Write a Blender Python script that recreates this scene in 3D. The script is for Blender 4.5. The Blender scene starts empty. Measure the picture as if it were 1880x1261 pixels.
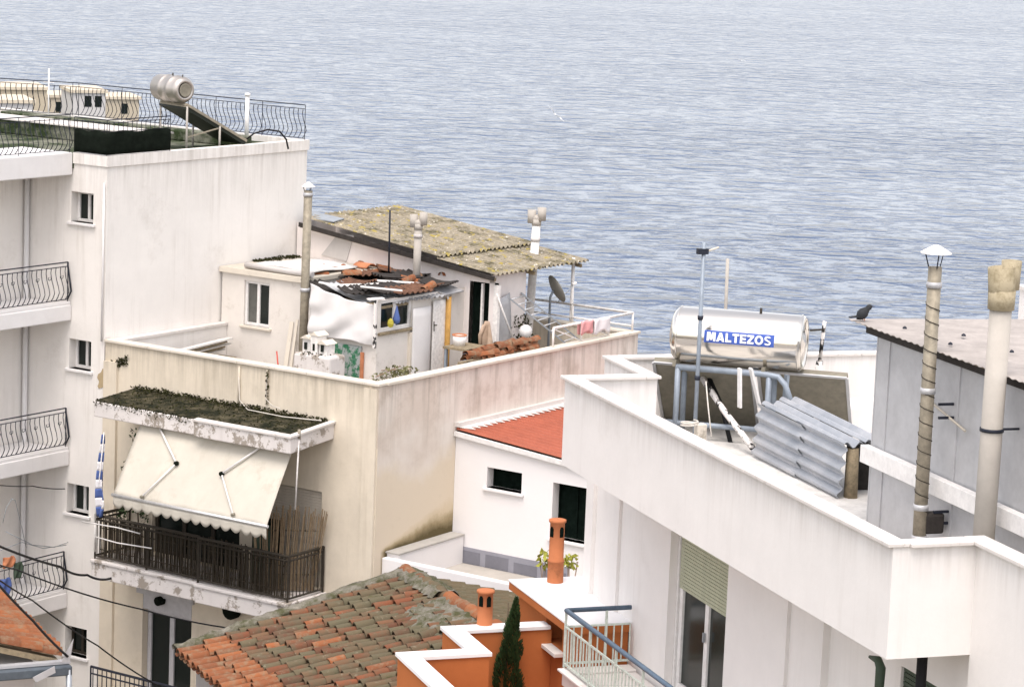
import bpy, bmesh, math, random
from mathutils import Vector, Matrix
random.seed(7)
PI = math.pi
sc = bpy.context.scene
C = sc.collection

# ------------------------------------------------------------------ camera
IW, IH, FOC = 1880.0, 1261.0, 5086.0
PITCH, ROLL, CAMZ = math.radians(9.267), math.radians(2.318), 45.0
_f = Vector((0, math.cos(PITCH), -math.sin(PITCH)))
_u0 = Vector((0, math.sin(PITCH), math.cos(PITCH)))
_r0 = Vector((1, 0, 0))
_r = math.cos(ROLL) * _r0 + math.sin(ROLL) * _u0
_u = -math.sin(ROLL) * _r0 + math.cos(ROLL) * _u0
cam = bpy.data.cameras.new('camera')
cam.sensor_width = 36.0
cam.lens = 36.0 * FOC / IW
cam.clip_start = 0.5
cam.clip_end = 12000
co = bpy.data.objects.new('camera', cam)
C.objects.link(co)
co.matrix_world = Matrix(((_r.x, _u.x, -_f.x, 0), (_r.y, _u.y, -_f.y, 0), (_r.z, _u.z, -_f.z, CAMZ), (0, 0, 0, 1)))
sc.camera = co

# ------------------------------------------------------------------ sky, sun, exposure
SUN_AZ, SUN_EL = math.radians(190), math.radians(66)   # azimuth clockwise from +Y (view direction)
world = bpy.data.worlds.new('World')
sc.world = world
world.use_nodes = True
wn = world.node_tree.nodes
wl = world.node_tree.links
bg = wn['Background']
sky = wn.new('ShaderNodeTexSky')
sky.sky_type = 'NISHITA'
sky.sun_disc = False
sky.sun_elevation = SUN_EL
sky.sun_rotation = SUN_AZ
sky.air_density = 1.0
sky.dust_density = 2.0
sky.ozone_density = 1.0
hs = wn.new('ShaderNodeHueSaturation')
hs.inputs['Saturation'].default_value = 0.35
wl.new(sky.outputs[0], hs.inputs['Color'])
tint = wn.new('ShaderNodeMix'); tint.data_type = 'RGBA'; tint.blend_type = 'MULTIPLY'
tint.inputs['Factor'].default_value = 1.0
tint.inputs['B'].default_value = (1.055, 1.0, 0.96, 1)      # milky overcast, slightly warm
wl.new(hs.outputs[0], tint.inputs['A'])
wl.new(tint.outputs['Result'], bg.inputs['Color'])
bg.inputs['Strength'].default_value = 0.15
sl = bpy.data.lights.new('sun', 'SUN')
sl.energy = 0.9
sl.angle = math.radians(35)
sl.color = (1.0, 0.93, 0.87)
so = bpy.data.objects.new('sun', sl)
C.objects.link(so)
_sd = Vector((math.sin(SUN_AZ) * math.cos(SUN_EL), math.cos(SUN_AZ) * math.cos(SUN_EL), math.sin(SUN_EL)))
so.rotation_euler = _sd.to_track_quat('Z', 'Y').to_euler()
so.location = (20, 20, 80)
vs = sc.view_settings
vs.view_transform = 'Standard'
vs.look = 'None'
vs.gamma = 1.0
vs.exposure = 1.18
vs.use_curve_mapping = False
sc.cycles.max_bounces = 6
sc.cycles.diffuse_bounces = 3
sc.cycles.glossy_bounces = 3

# ------------------------------------------------------------------ frames (survey helper: photo pixel -> point on a known plane)
def ray(x, y):
    return _r * ((x - IW / 2) / FOC) - _u * ((y - IH / 2) / FOC) + _f

class Frame:
    def __init__(s, o, deg):
        s.o = Vector(o); s.a = math.radians(deg)
        s.u = Vector((math.cos(s.a), math.sin(s.a), 0)); s.v = Vector((-math.sin(s.a), math.cos(s.a), 0))
    def on(s, x, y, u=None, v=None, z=None):
        d = ray(x, y); p = Vector((0, 0, CAMZ))
        if u is not None: n, c = s.u, u
        elif v is not None: n, c = s.v, v
        else: n, c = Vector((0, 0, 1)), z
        t = (c + (s.o - p).dot(n)) / d.dot(n)
        q = p + d * t - s.o
        return Vector((q.dot(s.u), q.dot(s.v), q.z))
    def world(s, p):
        return s.o + s.u * p[0] + s.v * p[1] + Vector((0, 0, p[2]))
CAMP = Vector((0, 0, CAMZ))
FB = Frame(CAMP + ray(697, 710) * 48, 56.04)     # beige building (and the block to its left): corner of its parapet
FC = Frame(CAMP + ray(1640, 1005) * 30, 19.38)   # white building on the right: near corner of its parapet
FE = Frame(CAMP + ray(745, 1053) * 46, 25.0)     # old tiled house: left end of its ridge
FW = Frame((0, 0, 0), 0)

# ------------------------------------------------------------------ materials
MATS = {}
def nodes_of(m):
    return m.node_tree.nodes, m.node_tree.links
def new_mat(name, col=(0.8, 0.8, 0.8), rough=0.8, metal=0.0, spec=0.3):
    m = bpy.data.materials.new(name)
    m.use_nodes = True
    b = m.node_tree.nodes['Principled BSDF']
    b.inputs['Base Color'].default_value = (*col, 1)
    b.inputs['Roughness'].default_value = rough
    b.inputs['Metallic'].default_value = metal
    b.inputs['Specular IOR Level'].default_value = spec
    MATS[name] = m
    return m
def nz(m, scale, detail=4, rough=0.6, vec=None, mp=None, world_pos=False):
    n, l = nodes_of(m)
    t = n.new('ShaderNodeTexNoise')
    t.inputs['Scale'].default_value = scale; t.inputs['Detail'].default_value = detail; t.inputs['Roughness'].default_value = rough
    if world_pos:
        src = n.new('ShaderNodeNewGeometry').outputs['Position']
    else:
        src = n.new('ShaderNodeTexCoord').outputs['Object']
    if mp:
        q = n.new('ShaderNodeMapping'); q.inputs['Scale'].default_value = mp
        l.new(src, q.inputs['Vector']); src = q.outputs[0]
    l.new(src, t.inputs['Vector'])
    return t.outputs['Fac']
def ramp(m, fac, a, b, ca=0.0, cb=1.0):
    n, l = nodes_of(m)
    r = n.new('ShaderNodeMapRange'); r.clamp = True
    r.inputs['From Min'].default_value = a; r.inputs['From Max'].default_value = b
    r.inputs['To Min'].default_value = ca; r.inputs['To Max'].default_value = cb
    l.new(fac, r.inputs['Value'])
    return r.outputs[0]
def mul(m, a, b, op='MULTIPLY'):
    n, l = nodes_of(m)
    k = n.new('ShaderNodeMath'); k.operation = op
    for i, q in enumerate((a, b)):
        if isinstance(q, (int, float)): k.inputs[i].default_value = q
        else: l.new(q, k.inputs[i])
    return k.outputs[0]
def mixc(m, fac, a, b):
    n, l = nodes_of(m)
    k = n.new('ShaderNodeMix'); k.data_type = 'RGBA'
    for sock, q in ((k.inputs['Factor'], fac), (k.inputs['A'], a), (k.inputs['B'], b)):
        if isinstance(q, (int, float)): sock.default_value = q
        elif isinstance(q, tuple): sock.default_value = (*q, 1)
        else: l.new(q, sock)
    return k.outputs['Result']
def setc(m, c):
    n, l = nodes_of(m); l.new(c, n['Principled BSDF'].inputs['Base Color'])
def bump(m, h, strength=0.3, dist=0.02):
    n, l = nodes_of(m)
    b = n.new('ShaderNodeBump'); b.inputs['Strength'].default_value = strength; b.inputs['Distance'].default_value = dist
    l.new(h, b.inputs['Height']); l.new(b.outputs[0], n['Principled BSDF'].inputs['Normal'])
def sepz(m):
    n, l = nodes_of(m)
    t = n.new('ShaderNodeTexCoord'); s = n.new('ShaderNodeSeparateXYZ'); l.new(t.outputs['Object'], s.inputs[0]); return s.outputs

def plaster(name, col, dirt=(0.32, 0.29, 0.24), streak=0.3, patch=0.25, mott=0.08, bs=0.25, top=None, ps=0.8, pth=None):
    """painted render: mottled, with rain streaks; top = (z, length, amount, colour) for dirt runs under a coping"""
    m = new_mat(name, col, 0.9, spec=0.15)
    c = mixc(m, ramp(m, nz(m, 1.3, 6, 0.7), 0.35, 0.7), tuple(x * (1 - mott) for x in col), tuple(min(1, x * (1 + mott * 0.5)) for x in col))
    st = mul(m, ramp(m, nz(m, 1.0, 5, 0.65, mp=(5.5, 5.5, 0.35)), 0.52, 0.8), ramp(m, nz(m, 0.6, 3), 0.4, 0.65))
    c = mixc(m, mul(m, st, streak), c, dirt)
    pt = ramp(m, nz(m, ps, 8, 0.75), *(pth or (0.58, 0.78 if ps < 1 else 0.66)))
    c = mixc(m, mul(m, pt, patch), c, dirt)
    if top:
        z0, ln, am, tc = top
        g = ramp(m, sepz(m)[2], z0 - ln, z0, 0.0, 1.0)
        s2 = ramp(m, nz(m, 1.0, 6, 0.7, mp=(7, 7, 0.5)), 0.42, 0.72)
        c = mixc(m, mul(m, mul(m, g, s2), am), c, tc)
    setc(m, c)
    bump(m, nz(m, 14, 6, 0.7), bs, 0.01)
    return m

plaster('white_a', (0.81, 0.775, 0.735), (0.40, 0.35, 0.29), 0.5, 0.35, 0.05, top=(20.45, 1.3, 0.5, (0.36, 0.32, 0.27)))
plaster('white_slab', (0.76, 0.74, 0.73), (0.40, 0.37, 0.33), 0.3, 0.25, 0.06)
plaster('beige', (0.72, 0.64, 0.52), (0.36, 0.30, 0.21), 0.5, 0.45, 0.10, top=(17.0, 0.9, 0.55, (0.24, 0.20, 0.14)))
plaster('white_c', (0.79, 0.76, 0.735), (0.48, 0.43, 0.38), 0.28, 0.22, 0.04, top=(15.0, 0.55, 0.42, (0.42, 0.37, 0.33)))
plaster('white_d', (0.80, 0.775, 0.77), (0.6, 0.57, 0.54), 0.06, 0.05, 0.02)
plaster('white_room', (0.73, 0.685, 0.635), (0.36, 0.31, 0.24), 0.55, 0.35, 0.07, ps=1.8)
plaster('pale_room', (0.78, 0.72, 0.69), (0.4, 0.35, 0.3), 0.35, 0.25, 0.06)
plaster('peeling', (0.70, 0.66, 0.635), (0.24, 0.20, 0.155), 0.45, 0.8, 0.1, ps=3.0, pth=(0.525, 0.57))
plaster('marble', (0.80, 0.79, 0.79), (0.55, 0.53, 0.52), 0.0, 0.3, 0.08, bs=0.05)
plaster('coping_white', (0.68, 0.64, 0.605), (0.33, 0.29, 0.25), 0.1, 0.5, 0.1, bs=0.1, ps=2.5)
plaster('coping_cream', (0.68, 0.62, 0.53), (0.22, 0.19, 0.15), 0.1, 0.6, 0.1, bs=0.1, ps=2.5)
plaster('orange', (0.46, 0.15, 0.05), (0.35, 0.12, 0.05), 0.25, 0.3, 0.1)
plaster('terracotta_pipe', (0.50, 0.18, 0.08), (0.22, 0.10, 0.05), 0.45, 0.5, 0.14, ps=3.0)
plaster('grey_wall', (0.55, 0.52, 0.50), (0.25, 0.22, 0.2), 0.3, 0.3, 0.1)
plaster('bitumen', (0.30, 0.30, 0.34), (0.6, 0.58, 0.57), 0.1, 0.35, 0.15)
plaster('bitumen_dark', (0.20, 0.20, 0.23), (0.5, 0.48, 0.47), 0.1, 0.3, 0.15)
plaster('asbestos_pipe', (0.47, 0.435, 0.39), (0.20, 0.175, 0.11), 0.6, 0.6, 0.14)
plaster('cowl_stone', (0.42, 0.36, 0.25), (0.15, 0.12, 0.06), 0.5, 0.6, 0.15, ps=4.0, pth=(0.48, 0.62))
plaster('old_stone', (0.55, 0.50, 0.42), (0.2, 0.18, 0.12), 0.3, 0.6, 0.15)
plaster('cement', (0.42, 0.40, 0.37), (0.18, 0.17, 0.13), 0.1, 0.6, 0.15)
plaster('terrace_floor', (0.45, 0.42, 0.38), (0.2, 0.19, 0.15), 0.1, 0.5, 0.15)
plaster('ground_soil', (0.2, 0.18, 0.14), (0.1, 0.1, 0.06), 0.0, 0.6, 0.2)
plaster('rust_stone', (0.46, 0.36, 0.22), (0.3, 0.24, 0.14), 0.1, 0.6, 0.2)

# right-hand wall of the beige building: pinkish, limewash worn off in big pale patches, black runs below the coping, moss at its foot
m = new_mat('beige_side', (0.7, 0.6, 0.5), 0.9, spec=0.15)
lowc = (0.68, 0.585, 0.46)
pt = ramp(m, nz(m, 0.55, 7, 0.6), 0.44, 0.60)
zz = sepz(m)
hi = ramp(m, mul(m, zz[2], mul(m, nz(m, 0.7, 5), 1.4), 'ADD'), 16.0, 16.35)
c = mixc(m, mul(m, hi, 0.85), lowc, (0.74, 0.685, 0.63))
c = mixc(m, mul(m, mul(m, hi, pt), 0.55), c, (0.56, 0.455, 0.375))
s2 = ramp(m, nz(m, 1.0, 6, 0.7, mp=(5, 5, 0.28)), 0.47, 0.72)
c = mixc(m, mul(m, mul(m, ramp(m, zz[2], 15.4, 17.0), s2), 0.7), c, (0.17, 0.145, 0.10))
s3 = mul(m, ramp(m, nz(m, 2.2, 8, 0.75), 0.5, 0.7), ramp(m, zz[2], 15.0, 16.6))
c = mixc(m, mul(m, s3, 0.4), c, (0.38, 0.33, 0.28))
c = mixc(m, mul(m, ramp(m, nz(m, 5, 8, 0.75), 0.55, 0.75), 0.25), c, (0.5, 0.42, 0.32))
setc(m, c); bump(m, nz(m, 10, 8, 0.75), 0.35, 0.012)

# mossy concrete
def mossy(name, base, mossc, lo, hi, sc_=3.0):
    m = new_mat(name, base, 0.95, spec=0.1)
    c = mixc(m, ramp(m, nz(m, 9, 6, 0.7, world_pos=True), 0.4, 0.65), tuple(x * .7 for x in base), base)
    c = mixc(m, ramp(m, nz(m, sc_, 8, 0.75, world_pos=True), lo, hi), c, mossc)
    setc(m, c); bump(m, nz(m, 30, 5, 0.7, world_pos=True), 0.7, 0.02)
    return m
mossy('moss_dark', (0.11, 0.095, 0.06), (0.014, 0.016, 0.009), 0.38, 0.56)
mossy('roof_moss', (0.24, 0.24, 0.19), (0.035, 0.05, 0.022), 0.42, 0.56, 1.2)
mossy('lichen_sheet', (0.36, 0.315, 0.24), (0.10, 0.09, 0.055), 0.48, 0.64, 2.6)
m = MATS['lichen_sheet']; n_, l_ = nodes_of(m)
prev = n_['Principled BSDF'].inputs['Base Color'].links[0].from_socket
c = mixc(m, ramp(m, nz(m, 5.5, 4, 0.6, world_pos=True), 0.57, 0.66), prev, (0.36, 0.285, 0.07))
c = mixc(m, ramp(m, nz(m, 12, 4, 0.6, world_pos=True), 0.62, 0.68), c, (0.60, 0.56, 0.48))
setc(m, c)
mossy('mortar', (0.255, 0.235, 0.195), (0.075, 0.075, 0.038), 0.42, 0.60, 3.5)

def simple(name, col, rough, metal=0.0, var=0.12, spec=0.3, scale=8.0, bs=0.1, wp=False):
    m = new_mat(name, col, rough, metal, spec)
    c = mixc(m, ramp(m, nz(m, scale, 6, 0.7, world_pos=wp), 0.3, 0.7), tuple(x * (1 - var) for x in col), tuple(min(1, x * (1 + var)) for x in col))
    setc(m, c)
    if bs: bump(m, nz(m, scale * 3, 4, 0.6, world_pos=wp), bs, 0.01)
    return m
simple('iron', (0.016, 0.019, 0.03), 0.55, 0.0, 0.3)
simple('brown_iron', (0.035, 0.028, 0.02), 0.6, 0.0, 0.3)
simple('black_net', (0.008, 0.011, 0.008), 0.95, 0.0, 0.4, spec=0.05)
simple('cable_black', (0.006, 0.006, 0.007), 0.6)
simple('cable_white', (0.6, 0.56, 0.5), 0.6)
simple('glass_grey', (0.10, 0.10, 0.09), 0.4, 0.0, 0.4, spec=0.3, scale=3, bs=0)
simple('glass', (0.006, 0.011, 0.009), 0.18, 0.0, 0.3, spec=0.35, bs=0)
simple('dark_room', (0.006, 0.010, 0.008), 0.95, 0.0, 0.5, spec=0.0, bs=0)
simple('white_frame', (0.74, 0.72, 0.70), 0.5)
simple('grey_frame', (0.50, 0.49, 0.50), 0.5)
simple('white_paint', (0.76, 0.73, 0.70), 0.55, 0, 0.2, scale=14)
simple('shed_roof', (0.37, 0.335, 0.31), 0.75, 0, 0.2, scale=3)
simple('shutter_grey', (0.52, 0.47, 0.40), 0.7)
simple('shutter_green', (0.42, 0.43, 0.31), 0.6)
simple('shutter_dark', (0.05, 0.075, 0.05), 0.6)
plaster('canvas', (0.54, 0.505, 0.435), (0.36, 0.32, 0.25), 0.45, 0.3, 0.08, bs=0.05, ps=1.6)
simple('tarp', (0.68, 0.66, 0.65), 0.6, 0, 0.05, 0.3, 2.0, 0.1)
simple('alu', (0.66, 0.66, 0.66), 0.35, 0.6)
simple('galva', (0.36, 0.385, 0.41), 0.5, 0.55, 0.18, scale=5)
simple('galva_pale', (0.50, 0.50, 0.51), 0.55, 0.35, 0.12, scale=3)
simple('galva_old', (0.30, 0.265, 0.205), 0.6, 0.3, 0.3, scale=9)
simple('blue_pipe', (0.27, 0.31, 0.36), 0.5, 0.2, 0.15)
simple('blue_rail', (0.10, 0.145, 0.20), 0.5, 0.0, 0.2)
simple('mint_rail', (0.52, 0.57, 0.51), 0.6, 0.0, 0.25, scale=18)
simple('panel_back', (0.23, 0.21, 0.165), 0.7, 0.1, 0.18)
simple('panel_dark', (0.016, 0.020, 0.014), 0.5, 0.0, 0.25)
simple('red_sheet', (0.35, 0.098, 0.056), 0.6, 0.0, 0.16, scale=2.2)
simple('rust_sheet', (0.13, 0.065, 0.04), 0.85, 0.0, 0.45)
simple('black_sheet', (0.035, 0.030, 0.027), 0.8, 0.0, 0.4)
simple('zinc_sheet', (0.44, 0.445, 0.46), 0.5, 0.2, 0.15)
simple('pale_board', (0.60, 0.58, 0.55), 0.8, 0.0, 0.2, scale=4)
simple('wood_ochre', (0.48, 0.27, 0.075), 0.75, 0.0, 0.2)
simple('wood_old', (0.25, 0.20, 0.13), 0.85, 0.0, 0.35, scale=16)
simple('reed', (0.30, 0.22, 0.14), 0.9, 0.0, 0.3, scale=20)
simple('reed_dark_shaded', (0.055, 0.042, 0.027), 0.9, 0.0, 0.4, scale=20)  # dark brown canes, deepened further to carry the shade beneath the awning
simple('blue_cloth', (0.085, 0.135, 0.34), 0.8, 0.0, 0.1)
simple('white_cloth', (0.78, 0.76, 0.77), 0.85, 0.0, 0.05)
simple('pink_cloth', (0.72, 0.36, 0.36), 0.85, 0.0, 0.1)
simple('brown_cloth', (0.42, 0.31, 0.23), 0.9, 0.0, 0.2)
simple('yellow_plastic', (0.42, 0.36, 0.05), 0.5)
simple('red_plastic', (0.5, 0.08, 0.06), 0.5)
simple('white_plastic', (0.82, 0.80, 0.78), 0.35)
simple('clay', (0.50, 0.20, 0.10), 0.85, 0.0, 0.2)
simple('dish_grey', (0.25, 0.24, 0.21), 0.7, 0.0, 0.15)
simple('sign_blue', (0.055, 0.11, 0.42), 0.5, 0.0, 0.04, bs=0)
simple('sign_white', (0.85, 0.85, 0.85), 0.5, 0.0, 0.02, bs=0)
simple('bird_dark', (0.03, 0.032, 0.036), 0.8)
simple('bird_white', (0.8, 0.8, 0.8), 0.8)
simple('leaf_dark', (0.030, 0.058, 0.018), 0.7, 0.0, 0.35, scale=6, wp=True)
simple('leaf_cypress', (0.024, 0.050, 0.014), 0.7, 0.0, 0.45, scale=7, wp=True)
simple('leaf_yellow', (0.30, 0.30, 0.045), 0.7, 0.0, 0.35, scale=20, wp=True)
simple('bark', (0.10, 0.075, 0.05), 0.9, 0.0, 0.3)
simple('dry_stem', (0.30, 0.21, 0.15), 0.9, 0.0, 0.3)
simple('weed', (0.15, 0.145, 0.07), 0.9, 0.0, 0.5, 0.1, 15, wp=True)
simple('gutter_grey', (0.10, 0.12, 0.14), 0.5, 0.2, 0.2)
simple('moss_tuft', (0.036, 0.036, 0.016), 0.95, 0.0, 0.6, 0.05, 20, wp=True)
simple('far_cream', (0.62, 0.54, 0.42), 0.9)
simple('far_white', (0.56, 0.54, 0.52), 0.9)
simple('far_ochre', (0.52, 0.45, 0.34), 0.9)
simple('far_roof', (0.46, 0.38, 0.29), 0.9)
simple('headland_soil', (0.16, 0.15, 0.09), 0.95, scale=0.2)

# polished steel tank with slight dents
m = new_mat('chrome', (0.80, 0.76, 0.70), 0.16, 1.0)
bump(m, nz(m, 2.2, 2, 0.5), 0.12, 0.03)
m = new_mat('dull_steel', (0.50, 0.46, 0.42), 0.42, 0.9)
bump(m, nz(m, 4, 3, 0.5), 0.1, 0.03)
# rusty corrugated iron
m = new_mat('galva_rust', (0.5, 0.5, 0.52), 0.5, 0.45)
c = mixc(m, ramp(m, nz(m, 2.0, 5, 0.6), 0.35, 0.7), (0.36, 0.385, 0.42), (0.52, 0.53, 0.55))
c = mixc(m, ramp(m, nz(m, 4.5, 6, 0.7), 0.66, 0.74), c, (0.24, 0.10, 0.05)); setc(m, c)
# peeling green paint on grey board
m = new_mat('peeled_green', (0.4, 0.42, 0.42), 0.85)
c = mixc(m, ramp(m, nz(m, 5, 8, 0.75), 0.47, 0.53), (0.36, 0.385, 0.38), (0.035, 0.17, 0.085)); setc(m, c)
# black and white flaking lagging
m = new_mat('lagging', (0.7, 0.7, 0.68), 0.7)
c = mixc(m, ramp(m, nz(m, 6, 4, 0.6), 0.52, 0.56), (0.76, 0.72, 0.69), (0.02, 0.02, 0.02)); setc(m, c)
# clay roof tiles: every tile its own tone, lichen over the older ones
def tile_mat(name, new=False):
    m = new_mat(name, (0.4, 0.2, 0.12), 0.9, spec=0.15)
    n, l = nodes_of(m)
    oi = n.new('ShaderNodeObjectInfo')
    wn_ = n.new('ShaderNodeTexWhiteNoise'); wn_.noise_dimensions = '1D'
    l.new(oi.outputs['Random'], wn_.inputs['W'])
    r1 = oi.outputs['Random']; r2 = wn_.outputs['Value']
    if new:
        c = mixc(m, r1, (0.30, 0.108, 0.046), (0.20, 0.078, 0.04))
        c = mixc(m, mul(m, ramp(m, nz(m, 7, 8, 0.75, world_pos=True), 0.47, 0.62), 0.7), c, (0.24, 0.19, 0.125))
    else:
        c = mixc(m, r1, (0.23, 0.082, 0.042), (0.12, 0.056, 0.036))
        c = mixc(m, mul(m, ramp(m, r2, 0.30, 0.8), 0.85), c, (0.125, 0.115, 0.072))
        k = mul(m, ramp(m, nz(m, 2.2, 8, 0.75, world_pos=True), 0.42, 0.58), 0.75)
        c = mixc(m, k, c, (0.115, 0.105, 0.068))
        c = mixc(m, ramp(m, nz(m, 11, 5, 0.7, world_pos=True), 0.60, 0.70), c, (0.22, 0.185, 0.13))
        c = mixc(m, ramp(m, nz(m, 3.1, 7, 0.7, world_pos=True), 0.60, 0.72), c, (0.065, 0.068, 0.024))
    setc(m, c); bump(m, nz(m, 40, 5, 0.7, world_pos=True), 0.5, 0.01)
tile_mat('tile_old'); tile_mat('tile_new', True)
# wall of the old house
# sea
m = new_mat('sea_water', (0.10, 0.15, 0.26), 0.16, spec=0.5)
n_, l_ = nodes_of(m)
b_ = n_['Principled BSDF']; b_.inputs['IOR'].default_value = 1.33
geo = n_.new('ShaderNodeNewGeometry')
def wave(sx, sy, rot, det, rg):
    q = n_.new('ShaderNodeMapping'); q.inputs['Scale'].default_value = (sx, sy, 1); q.inputs['Rotation'].default_value = (0, 0, rot)
    l_.new(geo.outputs['Position'], q.inputs['Vector'])
    t = n_.new('ShaderNodeTexNoise'); t.inputs['Scale'].default_value = 1; t.inputs['Detail'].default_value = det; t.inputs['Roughness'].default_value = rg
    l_.new(q.outputs[0], t.inputs['Vector']); return t.outputs['Fac']
w1 = ramp(m, wave(0.10, 0.15, 0.05, 2, 0.5), 0.50, 0.74)
w2 = ramp(m, wave(0.30, 0.42, -0.10, 2, 0.55), 0.50, 0.74)
w3 = wave(0.8, 1.1, 0.2, 2, 0.5)
h = mul(m, mul(m, w1, 0.95), mul(m, mul(m, w2, 0.40), mul(m, w3, 0.10), 'ADD'), 'ADD')
lanes = ramp(m, wave(0.0035, 0.013, 0.12, 3, 0.55), 0.36, 0.62, 0.55, 1.15)
h = mul(m, h, lanes)
SEA_BUMP = n_.new('ShaderNodeBump'); SEA_BUMP.inputs['Strength'].default_value = 1.0; SEA_BUMP.inputs['Distance'].default_value = 1.0
l_.new(h, SEA_BUMP.inputs['Height']); l_.new(SEA_BUMP.outputs[0], b_.inputs['Normal'])
big = wave(0.006, 0.016, 0.1, 4, 0.6)
setc(m, mixc(m, ramp(m, big, 0.35, 0.65), (0.072, 0.105, 0.175), (0.10, 0.135, 0.205)))

# ------------------------------------------------------------------ mesh helpers
def V(*a): return Vector(a)
class MB:
    def __init__(s): s.v = []; s.f = []; s.sm = []
    def add(s, vs, fs, smooth=False):
        o = len(s.v); s.v += [Vector(p) for p in vs]
        for f in fs: s.f.append([i + o for i in f]); s.sm.append(smooth)
        return s
    def hexa(s, p):   # 0-3 bottom ring, 4-7 top ring
        return s.add(p, [(3, 2, 1, 0), (4, 5, 6, 7), (0, 1, 5, 4), (1, 2, 6, 5), (2, 3, 7, 6), (3, 0, 4, 7)])
    def box(s, u0, u1, v0, v1, z0, z1):
        return s.hexa([(u0, v0, z0), (u1, v0, z0), (u1, v1, z0), (u0, v1, z0), (u0, v0, z1), (u1, v0, z1), (u1, v1, z1), (u0, v1, z1)])
    def bar(s, a, b, w, h, up=(0, 0, 1)):   # rectangular bar from a to b
        a, b = Vector(a), Vector(b); d = (b - a).normalized(); up = Vector(up)
        x = d.cross(up)
        if x.length < 1e-4: x = d.cross(Vector((1, 0, 0)))
        x.normalize(); y = x.cross(d).normalized(); x = x * w / 2; y = y * h / 2
        return s.hexa([a - x - y, a + x - y, b + x - y, b - x - y, a - x + y, a + x + y, b + x + y, b - x + y])
    def prism(s, pts, vec):
        n = len(pts); vec = Vector(vec)
        vs = [Vector(p) for p in pts] + [Vector(p) + vec for p in pts]
        return s.add(vs, [tuple(range(n - 1, -1, -1)), tuple(range(n, 2 * n))] + [(i, (i + 1) % n, n + (i + 1) % n, n + i) for i in range(n)])
    def quad(s, a, b, c, d): return s.add([a, b, c, d], [(0, 1, 2, 3)])
    def tube(s, pts, r, n=8, smooth=True, caps=True):
        pts = [Vector(p) for p in pts]; k = len(pts)
        rs = r if isinstance(r, (list, tuple)) else [r] * k
        t0 = (pts[1] - pts[0]).normalized()
        x = t0.cross(Vector((0, 0, 1)))
        if x.length < 0.05: x = t0.cross(Vector((1, 0, 0)))
        x.normalize(); vs = []
        for i, p in enumerate(pts):
            t = (pts[min(i + 1, k - 1)] - pts[max(i - 1, 0)]).normalized()
            x = (x - t * x.dot(t)).normalized(); y = t.cross(x)
            for j in range(n):
                a = 2 * PI * j / n; vs.append(p + (x * math.cos(a) + y * math.sin(a)) * rs[i])
        fs = [(i * n + j, i * n + (j + 1) % n, (i + 1) * n + (j + 1) % n, (i + 1) * n + j) for i in range(k - 1) for j in range(n)]
        s.add(vs, fs, smooth)
        if caps:
            o = len(s.v) - len(vs)
            s.f.append([o + j for j in range(n - 1, -1, -1)]); s.sm.append(False)
            s.f.append([o + (k - 1) * n + j for j in range(n)]); s.sm.append(False)
        return s
    def lathe(s, c, ax, prof, n=24, smooth=True):   # prof: (t along axis, radius)
        c, ax = Vector(c), Vector(ax).normalized()
        return s.tube_profile([c + ax * t for t, r in prof], ax, [max(r, 1e-4) for t, r in prof], n, smooth)
    def tube_profile(s, pts, ax, rs, n, smooth):
        x = ax.cross(Vector((0, 0, 1)))
        if x.length < 0.05: x = ax.cross(Vector((1, 0, 0)))
        x.normalize(); y = ax.cross(x); vs = []; k = len(pts)
        for p, r in zip(pts, rs):
            for j in range(n):
                a = 2 * PI * j / n; vs.append(p + (x * math.cos(a) + y * math.sin(a)) * r)
        return s.add(vs, [(i * n + j, i * n + (j + 1) % n, (i + 1) * n + (j + 1) % n, (i + 1) * n + j) for i in range(k - 1) for j in range(n)], smooth)
    def grid(s, fn, nu, nv, smooth=True):
        vs = [fn(i / nu, j / nv) for i in range(nu + 1) for j in range(nv + 1)]; w = nv + 1
        return s.add(vs, [(i * w + j, (i + 1) * w + j, (i + 1) * w + j + 1, i * w + j + 1) for i in range(nu) for j in range(nv)], smooth)
    def corr(s, o, L, W, pitch, amp, t=0.006, seg=6, nl=1, sag=0.0):   # corrugated sheet: ribs run along L
        o, L, W = Vector(o), Vector(L), Vector(W); N = W.cross(L).normalized()
        if N.z < -0.01: N = -N
        w = W.length; k = max(2, int(round(w / pitch * seg)))
        top = []; bot = []
        for i in range(nl + 1):
            for j in range(k + 1):
                q = o + L * (i / nl) + W * (j / k) + N * (amp * math.sin(2 * PI * (j / k * w) / pitch) - sag * 4 * (i / nl) * (1 - i / nl))
                top.append(q); bot.append(q - N * t)
        n = k + 1; off = len(top); fs = []
        for i in range(nl):
            for j in range(k):
                fs.append((i * n + j, i * n + j + 1, (i + 1) * n + j + 1, (i + 1) * n + j))
                fs.append((off + i * n + j, off + (i + 1) * n + j, off + (i + 1) * n + j + 1, off + i * n + j + 1))
        s.add(top + bot, fs, False)
        o2 = len(s.v) - 2 * off
        for j in range(k):
            for r in (0, nl):
                a = o2 + r * n + j; s.f.append([a, a + off, a + off + 1, a + 1]); s.sm.append(False)
        return s
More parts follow.
